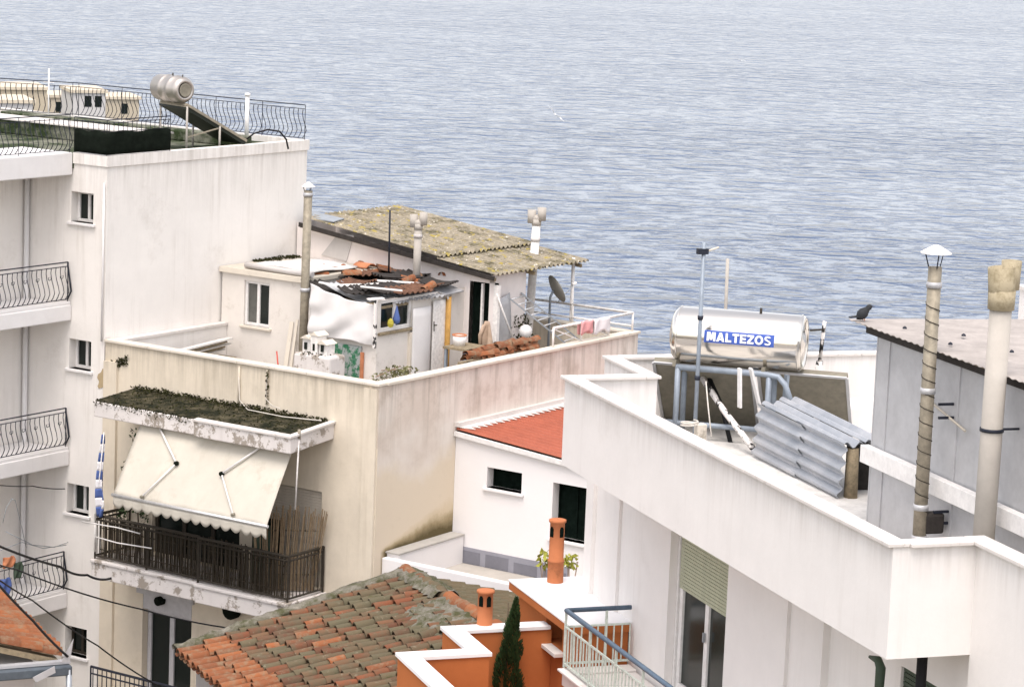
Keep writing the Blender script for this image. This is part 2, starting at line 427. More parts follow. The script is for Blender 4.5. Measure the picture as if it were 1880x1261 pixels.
    def wall(s, axis, c, a0, a1, z0, z1, ops=(), depth=0.2):
        """plane u=c (axis 'u', spanning v) or v=c (axis 'v', spanning u) with rectangular openings and their reveals"""
        P = (lambda a, z, d=0.0: Vector((c + d, a, z))) if axis == 'u' else (lambda a, z, d=0.0: Vector((a, c + d, z)))
        A = sorted({a0, a1} | {x for o in ops for x in o[:2]}); Z = sorted({z0, z1} | {x for o in ops for x in o[2:4]})
        for i in range(len(A) - 1):
            for j in range(len(Z) - 1):
                am, zm = (A[i] + A[i + 1]) / 2, (Z[j] + Z[j + 1]) / 2
                if any(o[0] < am < o[1] and o[2] < zm < o[3] for o in ops): continue
                s.quad(P(A[i], Z[j]), P(A[i + 1], Z[j]), P(A[i + 1], Z[j + 1]), P(A[i], Z[j + 1]))
        for o in ops:
            a, b, e, f = o[:4]; d = o[4] if len(o) > 4 else depth
            for (p, q), (r, t) in (((a, e), (a, f)), ((b, e), (b, f)), ((a, e), (b, e)), ((a, f), (b, f))):
                s.quad(P(p, q), P(r, t), P(r, t, d), P(p, q, d))
            if len(o) > 5: s.quad(P(a, e, d), P(b, e, d), P(b, f, d), P(a, f, d))
        return s
    def mesh(s, name, base=(0, 0, 0)):
        me = bpy.data.meshes.new(name); b = Vector(base)
        me.from_pydata([tuple(p - b) for p in s.v], [], s.f)
        me.polygons.foreach_set('use_smooth', s.sm)
        bm = bmesh.new(); bm.from_mesh(me); bmesh.ops.recalc_face_normals(bm, faces=bm.faces); bm.to_mesh(me); bm.free()
        return me
    def build(s, name, mat, parent=None, bevel=0, solid=0, kind=None):
        base = BASE[parent.name] if parent else Vector((0, 0, 0))
        me = s.mesh(name, base); me.materials.append(MATS[mat])
        o = bpy.data.objects.new(name, me); C.objects.link(o)
        if parent: o.parent = parent
        BASE[o.name] = base
        if bevel:
            b = o.modifiers.new('bevel', 'BEVEL'); b.width = bevel; b.segments = 2; b.limit_method = 'ANGLE'; b.angle_limit = 0.6
        if solid:
            b = o.modifiers.new('solid', 'SOLIDIFY'); b.thickness = solid; b.offset = 0
        if kind: o['kind'] = kind
        return o
BASE = {}
def thing(name, F, base, label, cat, group=None):
    o = bpy.data.objects.new(name, None); C.objects.link(o)
    o.empty_display_size = 0.2
    o.location = F.world(base); o.rotation_euler = (0, 0, F.a)
    o['label'] = label; o['category'] = cat
    if group: o['group'] = group
    BASE[o.name] = Vector(base)
    return o
def inst(name, me, parent, loc, rot=None, scale=None, label=None):
    o = bpy.data.objects.new(name, me); C.objects.link(o); o.parent = parent
    b = BASE[parent.name]; p = Vector(loc) - b
    if rot is None: o.location = p
    else:
        M = Matrix.Translation(p) @ rot.to_4x4()
        o.matrix_local = M
    if scale: o.scale = scale
    BASE[o.name] = b
    return o
def lerp(a, b, t): return Vector(a) * (1 - t) + Vector(b) * t
def jit(a): return random.uniform(-a, a)

def window(parent, axis, c, a0, a1, z0, z1, rec, fm='white_frame', sash=2, sill=True, bar=0.05, sm='white_slab', pane='glass'):
    """a casement set rec behind the wall face c (positive = into the building)"""
    P = (lambda a, z, d: (c + d, a, z)) if axis == 'u' else (lambda a, z, d: (a, c + d, z))
    def bx(mb, a, b, z, zz, d0, d1):
        p, q = P(a, z, d0), P(b, zz, d1)
        mb.box(min(p[0], q[0]), max(p[0], q[0]), min(p[1], q[1]), max(p[1], q[1]), z, zz)
    mb = MB(); s = 1 if rec > 0 else -1
    bx(mb, a0, a1, z0, z0 + bar, rec - s * .06, rec); bx(mb, a0, a1, z1 - bar, z1, rec - s * .06, rec)
    bx(mb, a0, a0 + bar, z0 + bar, z1 - bar, rec - s * .06, rec); bx(mb, a1 - bar, a1, z0 + bar, z1 - bar, rec - s * .06, rec)
    for k in range(1, sash):
        x = a0 + (a1 - a0) * k / sash
        bx(mb, x - bar * .6, x + bar * .6, z0 + bar, z1 - bar, rec - s * .055, rec)
    w = mb.build('window', fm, parent, bevel=0.006)
    for k in range(sash):
        x0, x1 = a0 + (a1 - a0) * k / sash, a0 + (a1 - a0) * (k + 1) / sash
        g = MB(); bx(g, x0 + .01, x1 - .01, z0 + .01, z1 - .01, rec - s * .02, rec - s * .01); g.build('pane', pane, w)
    if sill:
        g = MB(); bx(g, a0 - .06, a1 + .06, z0 - .05, z0, -s * .06, rec - s * .06); g.build('sill', sm, w, bevel=0.008)
    return w

def belly_mesh(h, r, mat, amount=0.10, out=(0, -1, 0), name='baluster'):
    out = Vector(out); prof = [(0, 0), (.10, .55), (.25, 1.0), (.42, .75), (.65, .15), (.85, -.12), (1, 0)]
    me = MB().tube([out * amount * k + Vector((0, 0, h * t)) for t, k in prof], r, 4, caps=False).mesh(name)
    me.materials.append(MATS[mat]); return me
def straight_mesh(h, r, mat, name='baluster', n=4):
    me = MB().tube([(0, 0, 0), (0, 0, h)], r, n, smooth=False).mesh(name); me.materials.append(MATS[mat]); return me
def railing(parent, pts, h, step, me, mat, posts=(), toprail=0.02, midz=None, lowz=0.04, n=6, name='railing', skip=None):
    """rails along the base points pts (frame coordinates) as one part, every baluster a piece of it"""
    mb = MB(); pts = [Vector(p) for p in pts]
    up = lambda z: [p + Vector((0, 0, z)) for p in pts]
    mb.tube(up(h), toprail, n, smooth=False)
    if midz: mb.tube(up(midz), toprail * .7, 4, smooth=False)
    mb.tube(up(lowz), toprail * .7, 4, smooth=False)
    for p in posts: mb.tube([Vector(p), Vector(p) + Vector((0, 0, h))], toprail * .9, 4, smooth=False)
    r = mb.build(name, mat, parent)
    for a, b in zip(pts[:-1], pts[1:]):
        L = (b - a).length; k = max(1, int(L / step))
        for i in range(k):
            p = lerp(a, b, (i + .5) / k)
            if skip and skip(p): continue
            d = (b - a).normalized()
            rot = Matrix.Rotation(math.atan2(d.y, d.x), 3, 'Z')
            inst('baluster', me, r, p + Vector((0, 0, lowz)), rot)
    return r
def leaves(mb, c, rad, n, size, shape=None):
    """leaf-sized faces scattered through a volume"""
    for _ in range(n):
        while True:
            p = Vector((jit(1), jit(1), jit(1)))
            if p.length < 1: break
        p = Vector(c) + Vector((p.x * rad[0], p.y * rad[1], p.z * rad[2])) if shape is None else shape(p)
        a = Vector((jit(1), jit(1), jit(1))).normalized(); b = a.cross(Vector((jit(1), jit(1), jit(1)))).normalized()
        s = size * random.uniform(.6, 1.3)
        mb.add([p - a * s, p + b * s * .5, p + a * s, p - b * s * .5], [(0, 1, 2, 3)])
    return mb

# ================================================================== setting
def structure(o): o['kind'] = 'structure'; return o
structure(MB().quad((-4500, 90, 0), (4500, 90, 0), (4500, 11000, 0), (-4500, 11000, 0)).build('sea', 'sea_water'))
def gz(y): return 19.3 if y < 62 else max(-2.0, 19.3 - (y - 62) * 0.42)
structure(MB().grid(lambda i, j: V(-120 + 240 * i, -40 + 160 * j, gz(-40 + 160 * j) + (0 if 20 < -40 + 160 * j < 62 else 0.4 * math.sin(i * 31) * math.sin(j * 23))), 40, 48).build('ground', 'ground_soil'))
# headland on the left, far behind the block with the iron balconies
def head(i, j):
    x, y = -120 + 84 * i, 190 + 180 * j
    e = min(1, (1 - i) * 5) * math.sin(PI * min(1, max(0, j))) ** 0.5
    return V(x, y, -1 + 21.0 * e + 0.8 * math.sin(x * .4) * math.sin(y * .21))
structure(MB().grid(head, 30, 30).build('headland', 'headland_soil'))

def far_house(px, py, dist, w, d, h, mat, label, gable=False, wins=()):
    p = CAMP + ray(px, py) * dist
    F = Frame(p, 20)
    t = thing('distant_house', F, (0, 0, -6), label, 'house', 'far houses on the headland')
    MB().box(-w / 2, w / 2, 0, d, -6, h).build('wall', mat, t)
    if gable:
        MB().prism([(-w / 2 - .4, -.4, h), (w / 2 + .4, -.4, h), (0, -.4, h + 1.3)], (0, d + .8, 0)).build('roof', 'far_roof', t)
    else:
        MB().box(-w / 2 - .2, w / 2 + .2, -.2, d + .2, h, h + .3).build('roof', 'far_cream', t)
    for x, z in wins:
        MB().box(x - .35, x + .35, -.03, .1, z - .55, z + .55).build('window', 'glass', t)
far_house(42, 204, 290, 5.0, 7, 2.2, 'far_ochre', 'tan far house with a flat roof seen through the railing at far left', False, ((-1, 1),))
far_house(98, 200, 300, 4.2, 6, 1.2, 'far_cream', 'low cream far house with flat roof seen through the railing, left of the white house', False, ((0.6, .2),))
far_house(163, 203, 280, 3.4, 6, 1.75, 'far_white', 'white far house with two dark windows seen through the railing', False, ((-.1, .9), (.95, .9)))
far_house(225, 205, 300, 3.6, 6, 1.3, 'far_ochre', 'small tan far house nearest the steel tank', False, ((0.2, .3),))
far_house(10, 212, 250, 5, 6, 1.1, 'far_white', 'long white far house at the left edge, in front of the tan one', False, ((1, .1),))

# ================================================================== left block with iron balconies
GZ = -17.0
vA, uA, zA = 6.41, 5.9, 3.45
vF, vBal = 8.43, 7.24
A = thing('apartment_building', FB, (2, 9, GZ), 'white apartment block at left with curved iron balcony railings and plain side wall', 'apartment building')
STO = FB.on(131, 490, u=0).z - FB.on(131, 758, u=0).z
w0 = FB.on(131, 349, u=0); w1_ = FB.on(171, 414, u=0)
wins = [(w1_.y, w0.y, w1_.z - STO * k + .02, w0.z - STO * k - .02, .26) for k in range(4)]
mb = MB()
mb.wall('u', 0, vA, vF, GZ, zA - .2, wins)
mb.wall('v', vA, 0, uA, GZ, zA - .2)
mb.wall('u', uA, vA, 15.5, GZ, zA - .2)
mb.wall('v', vF, -6, 0, GZ, zA - .4)
mb.wall('u', -6, vF, 15.5, GZ, zA - .2)
mb.wall('v', 15.5, -6, uA, GZ, zA - .2)
# kerb round the roof
mb.box(-.03, .15, vA - .03, vBal, zA - .2, zA); mb.box(.15, uA - .12, vA - .03, vA + .15, zA - .2, zA)
mb.box(uA - .12, uA + .03, vA - .03, 15.5, zA - .2, zA); mb.box(-6, -5.8, vBal, 15.5, zA - .2, zA)
mb.build('wall', 'white_a', A)
MB().box(-5.8, -.04, vF + .12, 15.4, zA - .3, zA - .12).box(-.03, uA - .125, vBal, 15.4, zA - .3, zA - .12).box(.15, uA - .125, vA + .15, vBal, zA - .3, zA - .12).build('roof', 'roof_moss', A)
MB().box(-6, -.035, vBal, vF + .1, zA - .42, zA).build('roof_edge', 'white_slab', A, bevel=0.02)
for k, o in enumerate(wins[:3]):
    window(A, 'u', 0, o[0], o[1], o[2], o[3], .24, sash=2, bar=.05)
a, b, e, f = wins[3][:4]
window(A, 'u', 0, a, b, e, f, .24, fm='brown_iron', sash=2)
# downpipe in the inner corner
MB().tube([(-.08, vF - .08, GZ), (-.08, vF - .08, zA - .45)], .05, 8).build('downpipe', 'white_slab', A)
MB().tube([(-.045, vA + .03, zA - .5), (-.045, vA + .03, 0.0)], .02, 6).build('conduit', 'white_slab', A)
# balconies
zb0 = FB.on(131, 553, u=0).z
bel = belly_mesh(.62, .010, 'iron', 0.09, (0, -1, 0))
def scroll(mb, p):   # small iron ornament
    for s in (-1, 1):
        mb.tube([p + V(0, -.01, 0), p + V(s * .035, -.015, .02), p + V(s * .04, -.02, .055), p + V(s * .015, -.02, .06)], .007, 4)
for k in range(3):
    z = zb0 - STO * k
    s = MB().box(-6, -.01, vBal, vF - .005, z - .36, z - .06).build('balcony', 'white_slab', A, bevel=0.02)
    MB().box(-6, -.012, vBal + .02, vBal + .16, z - .06, z).build('kerb', 'white_slab', s, bevel=.01)
    # the railing
    pts = [V(-6, vBal + .06, z), V(-.06, vBal + .06, z)]
    post = [pts[1], V(-1.95, vBal + .06, z), V(-4, vBal + .06, z)]
    r = railing(A, pts, .74, .125, bel, 'iron', post, .013, .66, .04, 5)
    o = MB()
    for i in range(12): scroll(o, V(-.25 - i * .32, vBal + .05, z + .44))
    o.build('ornament', 'iron', r)
    MB().tube([(-.06, vBal + .06, z + .74), (-.06, vBal + .06, z + .66), (-.06, vBal + .005, z + .4), (-.06, vBal - .03, z + .2), (-.06, vBal + .06, z + .04)], .018, 6).build('end_post', 'iron', r)
# roof railings
zr = zA
bel2 = belly_mesh(.60, .010, 'iron', 0.13, (0, -1, 0))
P5 = V(uA - .06, vA + .03, zr); P6 = V(uA - .06, 12.6, zr)
pa = [P6, P5]
r = railing(A, [P6, P5], .70, .115, belly_mesh(.58, .0095, 'iron', .12, (0, 1, 0)), 'iron', [lerp(P6, P5, t) for t in (0.0, .2, .4, .62, .82, 1)], .010, .62, .03, 4)
P7 = V(4.9, 15.2, zr)
railing(A, [P7, P6], .70, .125, belly_mesh(.58, .0095, 'iron', .12, (0, 1, 0)), 'iron', [lerp(P7, P6, t) for t in (0.3, .62, .95)], .010, .62, .03, 4)
rl = [V(-6, vBal + .06, zr), V(-.03, vBal + .06, zr)]
railing(A, rl, .70, .125, belly_mesh(.60, .010, 'iron', .10, (0, -1, 0)), 'iron', [V(-.06, vBal + .06, zr), V(-1.4, vBal + .06, zr)], .010, .62, .04, 4)
c0 = [V(.0, vBal, zr), V(.0, vA + .02, zr), V(1.75, vA + .02, zr)]
railing(A, c0, .66, .12, straight_mesh(.58, .009, 'iron'), 'iron', [c0[0], c0[1], c0[2]], .010, .6, .04, 4)
# net round that corner, a little slack
def net(i, j):
    t = i * 2
    p = lerp(c0[0], c0[1], t) if t < 1 else lerp(c0[1], c0[2], t - 1)
    return p + V(-.03, -.03, .02 + j * (.42 + .02 * math.sin(i * 23))) + V(0, -.02 * math.sin(i * 40) * math.sin(j * 3), 0)
t = thing('shade_net', FB, (0, vA, zr), 'black shade net wrapped round the railing corner of the left roof', 'net')
MB().grid(net, 40, 4).build('net', 'black_net', t, solid=.008)
MB().tube([lerp(c0[0], c0[1], 0) + V(-.03, -.03, .44), c0[1] + V(-.03, -.03, .44), c0[2] + V(-.03, -.03, .44)], .008, 4).build('edge_cord', 'cable_black', t)
# low wall / plinths on that roof
t = thing('roof_plinth', FB, (2.8, 8.5, zA - .12), 'low mossy concrete plinth across the left roof behind the net', 'plinth')
MB().box(2.5, 3.1, 7.6, 13.5, zA - .12, zA + .16).build('block', 'roof_moss', t, bevel=.03)
MB().box(2.45, 3.15, 7.55, 13.55, zA + .16, zA + .2).build('cap', 'coping_white', t, bevel=.01)
t = thing('roof_curb', FB, (4.6, 9, zA - .12), 'second mossy curb on the left roof, nearer the back railing', 'curb')
MB().box(4.4, 4.75, 6.9, 13.5, zA - .12, zA + .1).build('block', 'roof_moss', t, bevel=.03)

# solar water heater of the left roof
tk = FB.on(317, 163, u=2.9)
S = thing('solar_water_heater', FB, (tk.x, tk.y, zA - .12), 'dull steel solar tank on rusty legs with dark collector, on left roof', 'water heater')
ax = V(-.28, -.96, 0).normalized()
R_ = .255
MB().lathe(tk, ax, [(-.5, 0), (-.5, .2), (-.47, R_ - .03), (-.42, R_), (-.16, R_), (-.15, R_ + .012), (-.12, R_ + .012), (-.11, R_), (.14, R_), (.15, R_ + .012), (.18, R_ + .012), (.19, R_), (.36, R_), (.42, R_ - .03), (.45, .2), (.46, .16), (.44, .15), (.44, 0)], 28).build('tank', 'dull_steel', S)
MB().lathe(tk, ax, [(.445, 0), (.447, .13), (.46, .135), (.462, .12), (.455, .1), (.455, 0)], 20).build('end_cap', 'panel_back', S)
MB().tube([tk + V(0, 0, R_ - .01), tk + V(0, 0, R_ + .05)], .015, 6).tube([tk + ax * .35 + V(0, 0, R_ - .01), tk + ax * .35 + V(0, 0, R_ + .04)], .012, 6).build('valve', 'brown_iron', S)
# collector: slopes down from under the tank towards the back right
side = V(ax.y, -ax.x, 0); side = side if side.x > 0 else -side
ca = tk + V(0, 0, -R_ - .03)
cols = [ca - ax * .45 + side * .02, ca + ax * .5 + side * .02]
dn = side * 1.35 + ax * .05 + V(0, 0, -.72)
mb = MB(); q = [cols[0], cols[1], cols[1] + dn, cols[0] + dn]
nn = (q[1] - q[0]).cross(q[3] - q[0]).normalized(); nn = nn if nn.z > 0 else -nn
mb.prism(q, nn * -.08); mb.build('collector', 'panel_dark', S)
mb = MB()
for a_, b_2 in ((q[0], q[3]), (q[1], q[2]), (q[0], q[1]), (q[3], q[2])): mb.bar(a_ + nn * .01, b_2 + nn * .01, .04, .05, nn)
mb.build('collector_frame', 'galva_old', S)
mb = MB()
for p in (cols[0] - V(0, 0, .02), cols[1] - V(0, 0, .02), lerp(cols[1], q[2], .55), lerp(cols[0], q[3], .55)):
    MB().tube([p, V(p.x, p.y, zA - .12)], .022, 6).build('leg', 'asbestos_pipe', S)
MB().bar(lerp(cols[1], q[2], .55) - V(0, 0, .05), cols[1] - V(0, 0, .62), .025, .025).bar(cols[0] - V(0, 0, .03), cols[1] - V(0, 0, .03), .04, .04).build('brace', 'galva_old', S)
hs_ = q[2] + V(0, 0, .03)
MB().tube([hs_, hs_ + V(.1, -.1, .12), hs_ + V(.35, -.25, .2), hs_ + V(.6, -.35, .16), hs_ + V(.75, -.4, .0), V(hs_.x + .8, hs_.y - .42, zA - .1)], .018, 6).build('hose', 'cable_black', S)
# small white vent and aerial on that roof
p = FB.on(453, 236, u=5.3); t = thing('vent_pipe', FB, (p.x, p.y, zA - .12), 'short white vent pipe by the back railing of left roof', 'pipe')
top = FB.on(453, 176, u=5.3)
MB().tube([(p.x, p.y, zA - .12), (p.x, p.y, top.z)], .042, 12).lathe((p.x, p.y, top.z), (0, 0, 1), [(0, .042), (0, .06), (.05, .055), (.06, 0)], 12).build('pipe', 'white_plastic', t)
p = FB.on(89, 200, u=4.6); t = thing('aerial_mast', FB, (p.x, p.y, zA - .12), 'thin white aerial mast on left roof at far left', 'mast')
MB().tube([(p.x, p.y, zA - .12), (p.x, p.y, FB.on(89, 126, u=4.6).z)], .016, 6).tube([(p.x - .0, p.y - .15, p.z + .55), (p.x, p.y + .15, p.z + .55)], .008, 4).build('mast', 'white_plastic', t)

# ================================================================== beige building
vL, uB = 6.38, 8.51
FLOOR = -1.1
B = thing('apartment_building', FB, (3, 3, GZ), 'weathered beige building with awning balcony and mossy canopy, in the middle', 'apartment building')
dz0 = FB.on(262, 1112, u=0); dz1 = FB.on(352, 1135, u=0)
sw0 = FB.on(512, 852, u=.0); sw1 = FB.on(590, 945, u=.0)
door_op = (dz1.y, dz0.y, -8.0, -4.62, .22, 1)
shut_op = (sw1.y, sw0.y + .55, -3.80, -2.05, .14, 1)
mb = MB()
shade_op = (3.05, 5.15, -3.82, -1.75, .16, 1)  # big dark opening, added to give the deep shade under the awning
mb.wall('u', 0, 0, vL, GZ, FLOOR, [door_op, shut_op, shade_op])
mb.wall('v', vL, -.0, .05, GZ, FLOOR)
mb.wall('u', uB, 0, vL, GZ, FLOOR)
mb.box(0, .16, .16, vL, FLOOR, 0); mb.box(uB - .16, uB, .16, vL, FLOOR, 0)
mb.box(-.06, -.002, 6.05, 6.37, GZ, -.35)     # corner pilaster at the left
mb.box(-.05, -.002, .02, .30, GZ, -.05)
mb.build('wall', 'beige', B)
mb = MB(); mb.wall('v', 0, 0, uB, GZ, FLOOR); mb.box(0, uB, 0, .16, FLOOR, 0); mb.build('side_wall', 'beige_side', B)
MB().box(.16, uB - .16, .16, vL, FLOOR - .2, FLOOR).build('roof', 'terrace_floor', B)
# copings, laid in lengths with joints
cp = []
def coping_run(parent, a, b, w, z, h, mat, step, n=(0, 0), bev=.008):
    a, b = Vector(a), Vector(b); L = (b - a).length; k = max(1, int(round(L / step)))
    for i in range(k):
        p, q = lerp(a, b, i / k), lerp(a, b, (i + 1) / k); d = (q - p).normalized() * .004
        zz = z + h / 2 + jit(.003)
        MB().bar(V(p.x, p.y, zz) + d, V(q.x, q.y, zz) - d, w + jit(.006), h).build('coping', mat, parent, bevel=bev)
coping_run(B, (.07, -.02, 0), (.07, vL, 0), .24, .002, .05, 'coping_cream', 1.6)
coping_run(B, (.19, .07, 0), (uB - .16, .07, 0), .24, .002, .055, 'coping_cream', 1.4)
coping_run(B, (uB - .07, -.04, 0), (uB - .07, vL, 0), .24, .002, .05, 'coping_cream', 1.6)
# rust-brown patch where the render fell off
q = FB.on(215, 665, u=-.004)
pts = []
for i in range(22):
    a_ = 2 * PI * i / 22; rr = random.uniform(.6, 1.15)
    pts.append(V(-.012, FB.on(196, 690, u=0).y + math.cos(a_) * .26 * rr, FB.on(196, 690, u=0).z + math.sin(a_) * .22 * rr + .25 * -math.cos(a_) * .5))
MB().prism(pts, (.01, 0, 0)).build('bare_patch', 'rust_stone', B)
mb = MB()
for _ in range(240):
    i = random.random(); c_ = V(-.02, q.y + .18 - i * .45, q.z - .12 + i * .22 + jit(.07))
    leaves(mb, c_, (.02, .05, .05), 1, .028)
mb.build('moss', 'moss_tuft', B, kind='stuff')
# canopy over the balcony
zc = -.86
cu, cw = -1.12, -1.22
cl, cr, cj = 5.62, .96, 3.16
k_ = .30
MB().hexa([(cu, cj, zc - k_), (0, cj, zc - k_ + .1), (0, cl, zc - k_ + .1), (cu, cl, zc - k_), (cu, cj, zc - .02), (0, cj, zc + .08), (0, cl, zc + .08), (cu, cl, zc - .02)]).build('canopy', 'peeling', B, bevel=.02)
MB().hexa([(cw, cr, zc - k_), (0, cr, zc - k_ + .1), (0, cj - .004, zc - k_ + .1), (cw, cj - .004, zc - k_), (cw, cr, zc - .02), (0, cr, zc + .08), (0, cj - .004, zc + .08), (cw, cj - .004, zc - .02)]).build('canopy', 'peeling', B, bevel=.02)
cz = lambda u: zc + .08 + (.10 / 1.2) * u
ch = lambda u0, u1, v0, v1, e, t_: MB().hexa([(u0, v0, cz(u0) + e), (u1, v0, cz(u1) + e), (u1, v1, cz(u1) + e), (u0, v1, cz(u0) + e), (u0, v0, cz(u0) + e + t_), (u1, v0, cz(u1) + e + t_), (u1, v1, cz(u1) + e + t_), (u0, v1, cz(u0) + e + t_)])
ch(cu + .02, -.004, cr + .1, cl - .02, .003, .012).build('moss_bed', 'moss_dark', B)
ch(cw - .03, cw + .10, cr - .02, cj - .02, .0, .045).build('canopy_kerb', 'coping_white', B, bevel=.008)
ch(cw + .10, -.004, cr - .03, cr + .09, .0, .045).build('canopy_kerb', 'coping_white', B, bevel=.008)
mb = MB()
for _ in range(1700):
    u = -random.random() ** 1.5 * 1.15 - .01; v = random.uniform(cr + .1, cl - .03)
    if random.random() < .5: u = -abs(random.gauss(0, .13)) - .01
    leaves(mb, (u, v, cz(u) + .02 + (.06 * random.random() if u > -.2 else 0)), (.02, .02, .02), 1, .03)
for _ in range(500):
    v = random.uniform(2.5, cl - .02)
    leaves(mb, (cu + jit(.02), v, cz(cu) - .0 - random.random() ** 2 * .10), (.02, .02, .02), 1, .022)
mb.build('moss', 'moss_tuft', B, kind='stuff')
# balcony slab
zs = -3.84
for v0, v1, u0 in ((cj, 5.72, -1.02), (1.02, cj - .004, -1.10)):
    MB().box(u0, -.002, v0, v1, zs - .36, zs - .07).box(u0 - .04, -.002, v0, v1, zs - .066, zs).build('balcony', 'peeling', B, bevel=.018)
rp = [V(-.98, 5.66, zs), V(-.98, cj, zs), V(-1.04, cj - .03, zs), V(-1.04, 1.08, zs), V(-.05, 1.08, zs)]
r = railing(B, rp, .82, .095, straight_mesh(.74, .012, 'brown_iron'), 'brown_iron', [rp[0], rp[2], rp[3], rp[4], V(-.98, 4.4, zs)], .028, .74, .06, 6)
railing(B, [V(-.05, 5.66, zs), rp[0]], .82, .1, straight_mesh(.74, .012, 'brown_iron'), 'brown_iron', [V(-.05, 5.66, zs)], .028, .74, .06, 6)
# rolling shutter and its window
t_ = MB().box(.06, .075, shut_op[0] + .02, shut_op[1] - .02, -3.78, -2.07).build('shutter_box', 'shutter_grey', B)
ms = MB().box(0, .018, 0, shut_op[1] - shut_op[0] - .06, 0, .044).mesh('slat'); ms.materials.append(MATS['shutter_grey'])
for i in range(18): inst('slat', ms, t_, V(.045, shut_op[0] + .03, -2.13 - i * .05))
w = window(B, 'u', 0, shut_op[0] + .02, shut_op[0] + 1.1, -3.79, -3.0, .12, 'shutter_grey', 1, False)
window(B, 'u', 0, shade_op[0] + .01, shade_op[1] - .01, shade_op[2] + .01, shade_op[3] - .01, .14, 'brown_iron', 3, False, .07)  # dark glazing stands for the shaded balcony interior
# glazed door downstairs
w = window(B, 'u', 0, door_op[0] + .01, door_op[1] - .01, -7.98, -4.64 - .28, .2, 'grey_frame', 2, False, .09)
MB().box(.0, .19, door_op[0] + .01, door_op[1] - .01, -4.91, -4.63).build('shutter_case', 'grey_frame', B)
MB().box(-.05, -.002, door_op[0] - .06, door_op[1] + .12, -4.62, -4.48).build('lintel', 'grey_frame', B)
# dark round vents under the balcony
for px, py, vr_ in ((298, 1101, .085), (430, 1118, .17)):
    p = FB.on(px, py, u=0)
    MB().lathe((-.16, p.y, p.z), (1, 0, 0), [(0, 0), (0, vr_ * .7), (.02, vr_), (.16, vr_)], 14).build('vent', 'black_net', B)
# render patches on the side of the building: pilaster edge and conduit lines on the front
for px in (440, 492):
    p0, p1 = FB.on(px, 672, u=-.02), FB.on(px - 2, 742, u=-.02)
    MB().tube([p0, lerp(p0, p1, .5) + V(0, .01, 0), p1], .022, 6).build('conduit', 'beige', B)
mb = MB()
p = FB.on(491, 690, u=-.05)
leaves(mb, (p.x, p.y, p.z - .2), (.03, .03, .35), 60, .025); mb.build('moss', 'moss_tuft', B, kind='stuff')

# awning
AW = thing('awning', FB, (-.6, 3.4, -1.2), 'cream canvas awning with scalloped edge pulled down over the balcony', 'awning')
tl, tr = FB.on(265, 770, u=-.85), FB.on(543, 806, u=-.85)
zt = (tl.z + tr.z) / 2 + .02; tl.z = tr.z = zt
bl, br = FB.on(208, 906, u=-1.75), FB.on(489, 968, u=-1.75)
zbm = (bl.z + br.z) / 2; bl.z = br.z = zbm
def canvas(i, j):
    p = lerp(lerp(tl, tr, j), lerp(bl, br, j), i)
    return p + V(-.05, 0, -.05) * math.sin(PI * i) * (.8 + .2 * math.sin(j * 9)) + V(0, 0, .012 * math.sin(j * 30) * i)
MB().grid(canvas, 16, 40).build('canvas', 'canvas', AW, solid=.006)
def val(i, j):
    p = lerp(bl, br, j); k = abs(math.sin(PI * j * 15.5))
    return p + V(.01 * math.sin(j * 40) * i, 0, -.03 - i * (.13 + .075 * k))
MB().grid(val, 3, 186).build('valance', 'canvas', AW, solid=.006)
MB().tube([bl + V(0, .03, 0), br + V(0, -.03, 0)], .03, 8).build('front_bar', 'alu', AW)
MB().tube([tl + V(.05, .1, .06), tr + V(.05, -.1, .06)], .05, 8).build('roller', 'alu', AW)
def onfab(px, py):   # point on the canvas plane, a little outside it
    d = ray(px, py); n = (tr - tl).cross(bl - tl).normalized()
    o_ = FB.world(tl); nw = FB.u * n.x + FB.v * n.y + V(0, 0, n.z)
    k = (o_ - CAMP).dot(nw) / d.dot(nw); q_ = CAMP + d * k - FB.o
    return V(q_.dot(FB.u), q_.dot(FB.v), q_.z) + (n if n.x < 0 else -n) * .06
for a_, e_, b_2 in (((292, 778), (327, 853), (264, 914)), ((504, 808), (410, 872), (431, 947))):
    P_ = [onfab(*a_), onfab(*e_), onfab(*b_2)]
    o = MB().tube(P_[:2], .02, 6).tube(P_[1:], .016, 6).build('arm', 'white_frame', AW)
    MB().lathe(P_[1] - V(.03, 0, 0), (1, 0, 0), [(0, 0), (0, .04), (.06, .04), (.06, 0)], 10).build('elbow', 'black_net', o)
    MB().lathe(P_[0] - V(.03, 0, 0), (1, 0, 0), [(0, 0), (0, .035), (.06, .035), (.06, 0)], 8).lathe(P_[2] - V(.03, 0, 0), (1, 0, 0), [(0, 0), (0, .03), (.06, .03), (.06, 0)], 8).build('bracket', 'panel_back', o)

# things on that balcony
def reed_screen(name, a, b, h, mat, label, dens=26, fan=0.0):
    t = thing(name, FB, (a[0], a[1], zs), label, 'screen')
    mb = MB(); a, b = Vector(a), Vector(b); L = (b - a).length; k = int(L * dens)
    for i in range(k):
        p = lerp(a, b, (i + .5) / k) + V(jit(.01), jit(.01), 0); hh = h * random.uniform(.9, 1.08)
        mb.tube([p, p + V(jit(.02), (i / k - .3) * fan * -1 + jit(.03) * (1 + 4 * fan), hh)], .011, 3, caps=False)
    o = mb.build('canes', mat, t); o['kind'] = 'stuff'
    MB().tube([a + V(0, 0, h * .2), b + V(0, 0, h * .2)], .01, 4).tube([a + V(0, 0, h * .75), b + V(0, 0, h * .75)], .01, 4).build('binding', 'reed_dark_shaded', t)
reed_screen('reed_screen', (-.93, 5.6, zs + .03), (-.93, 3.2, zs + .03), .74, 'reed_dark_shaded', 'dark reed screen behind left half of the balcony railing', 44)
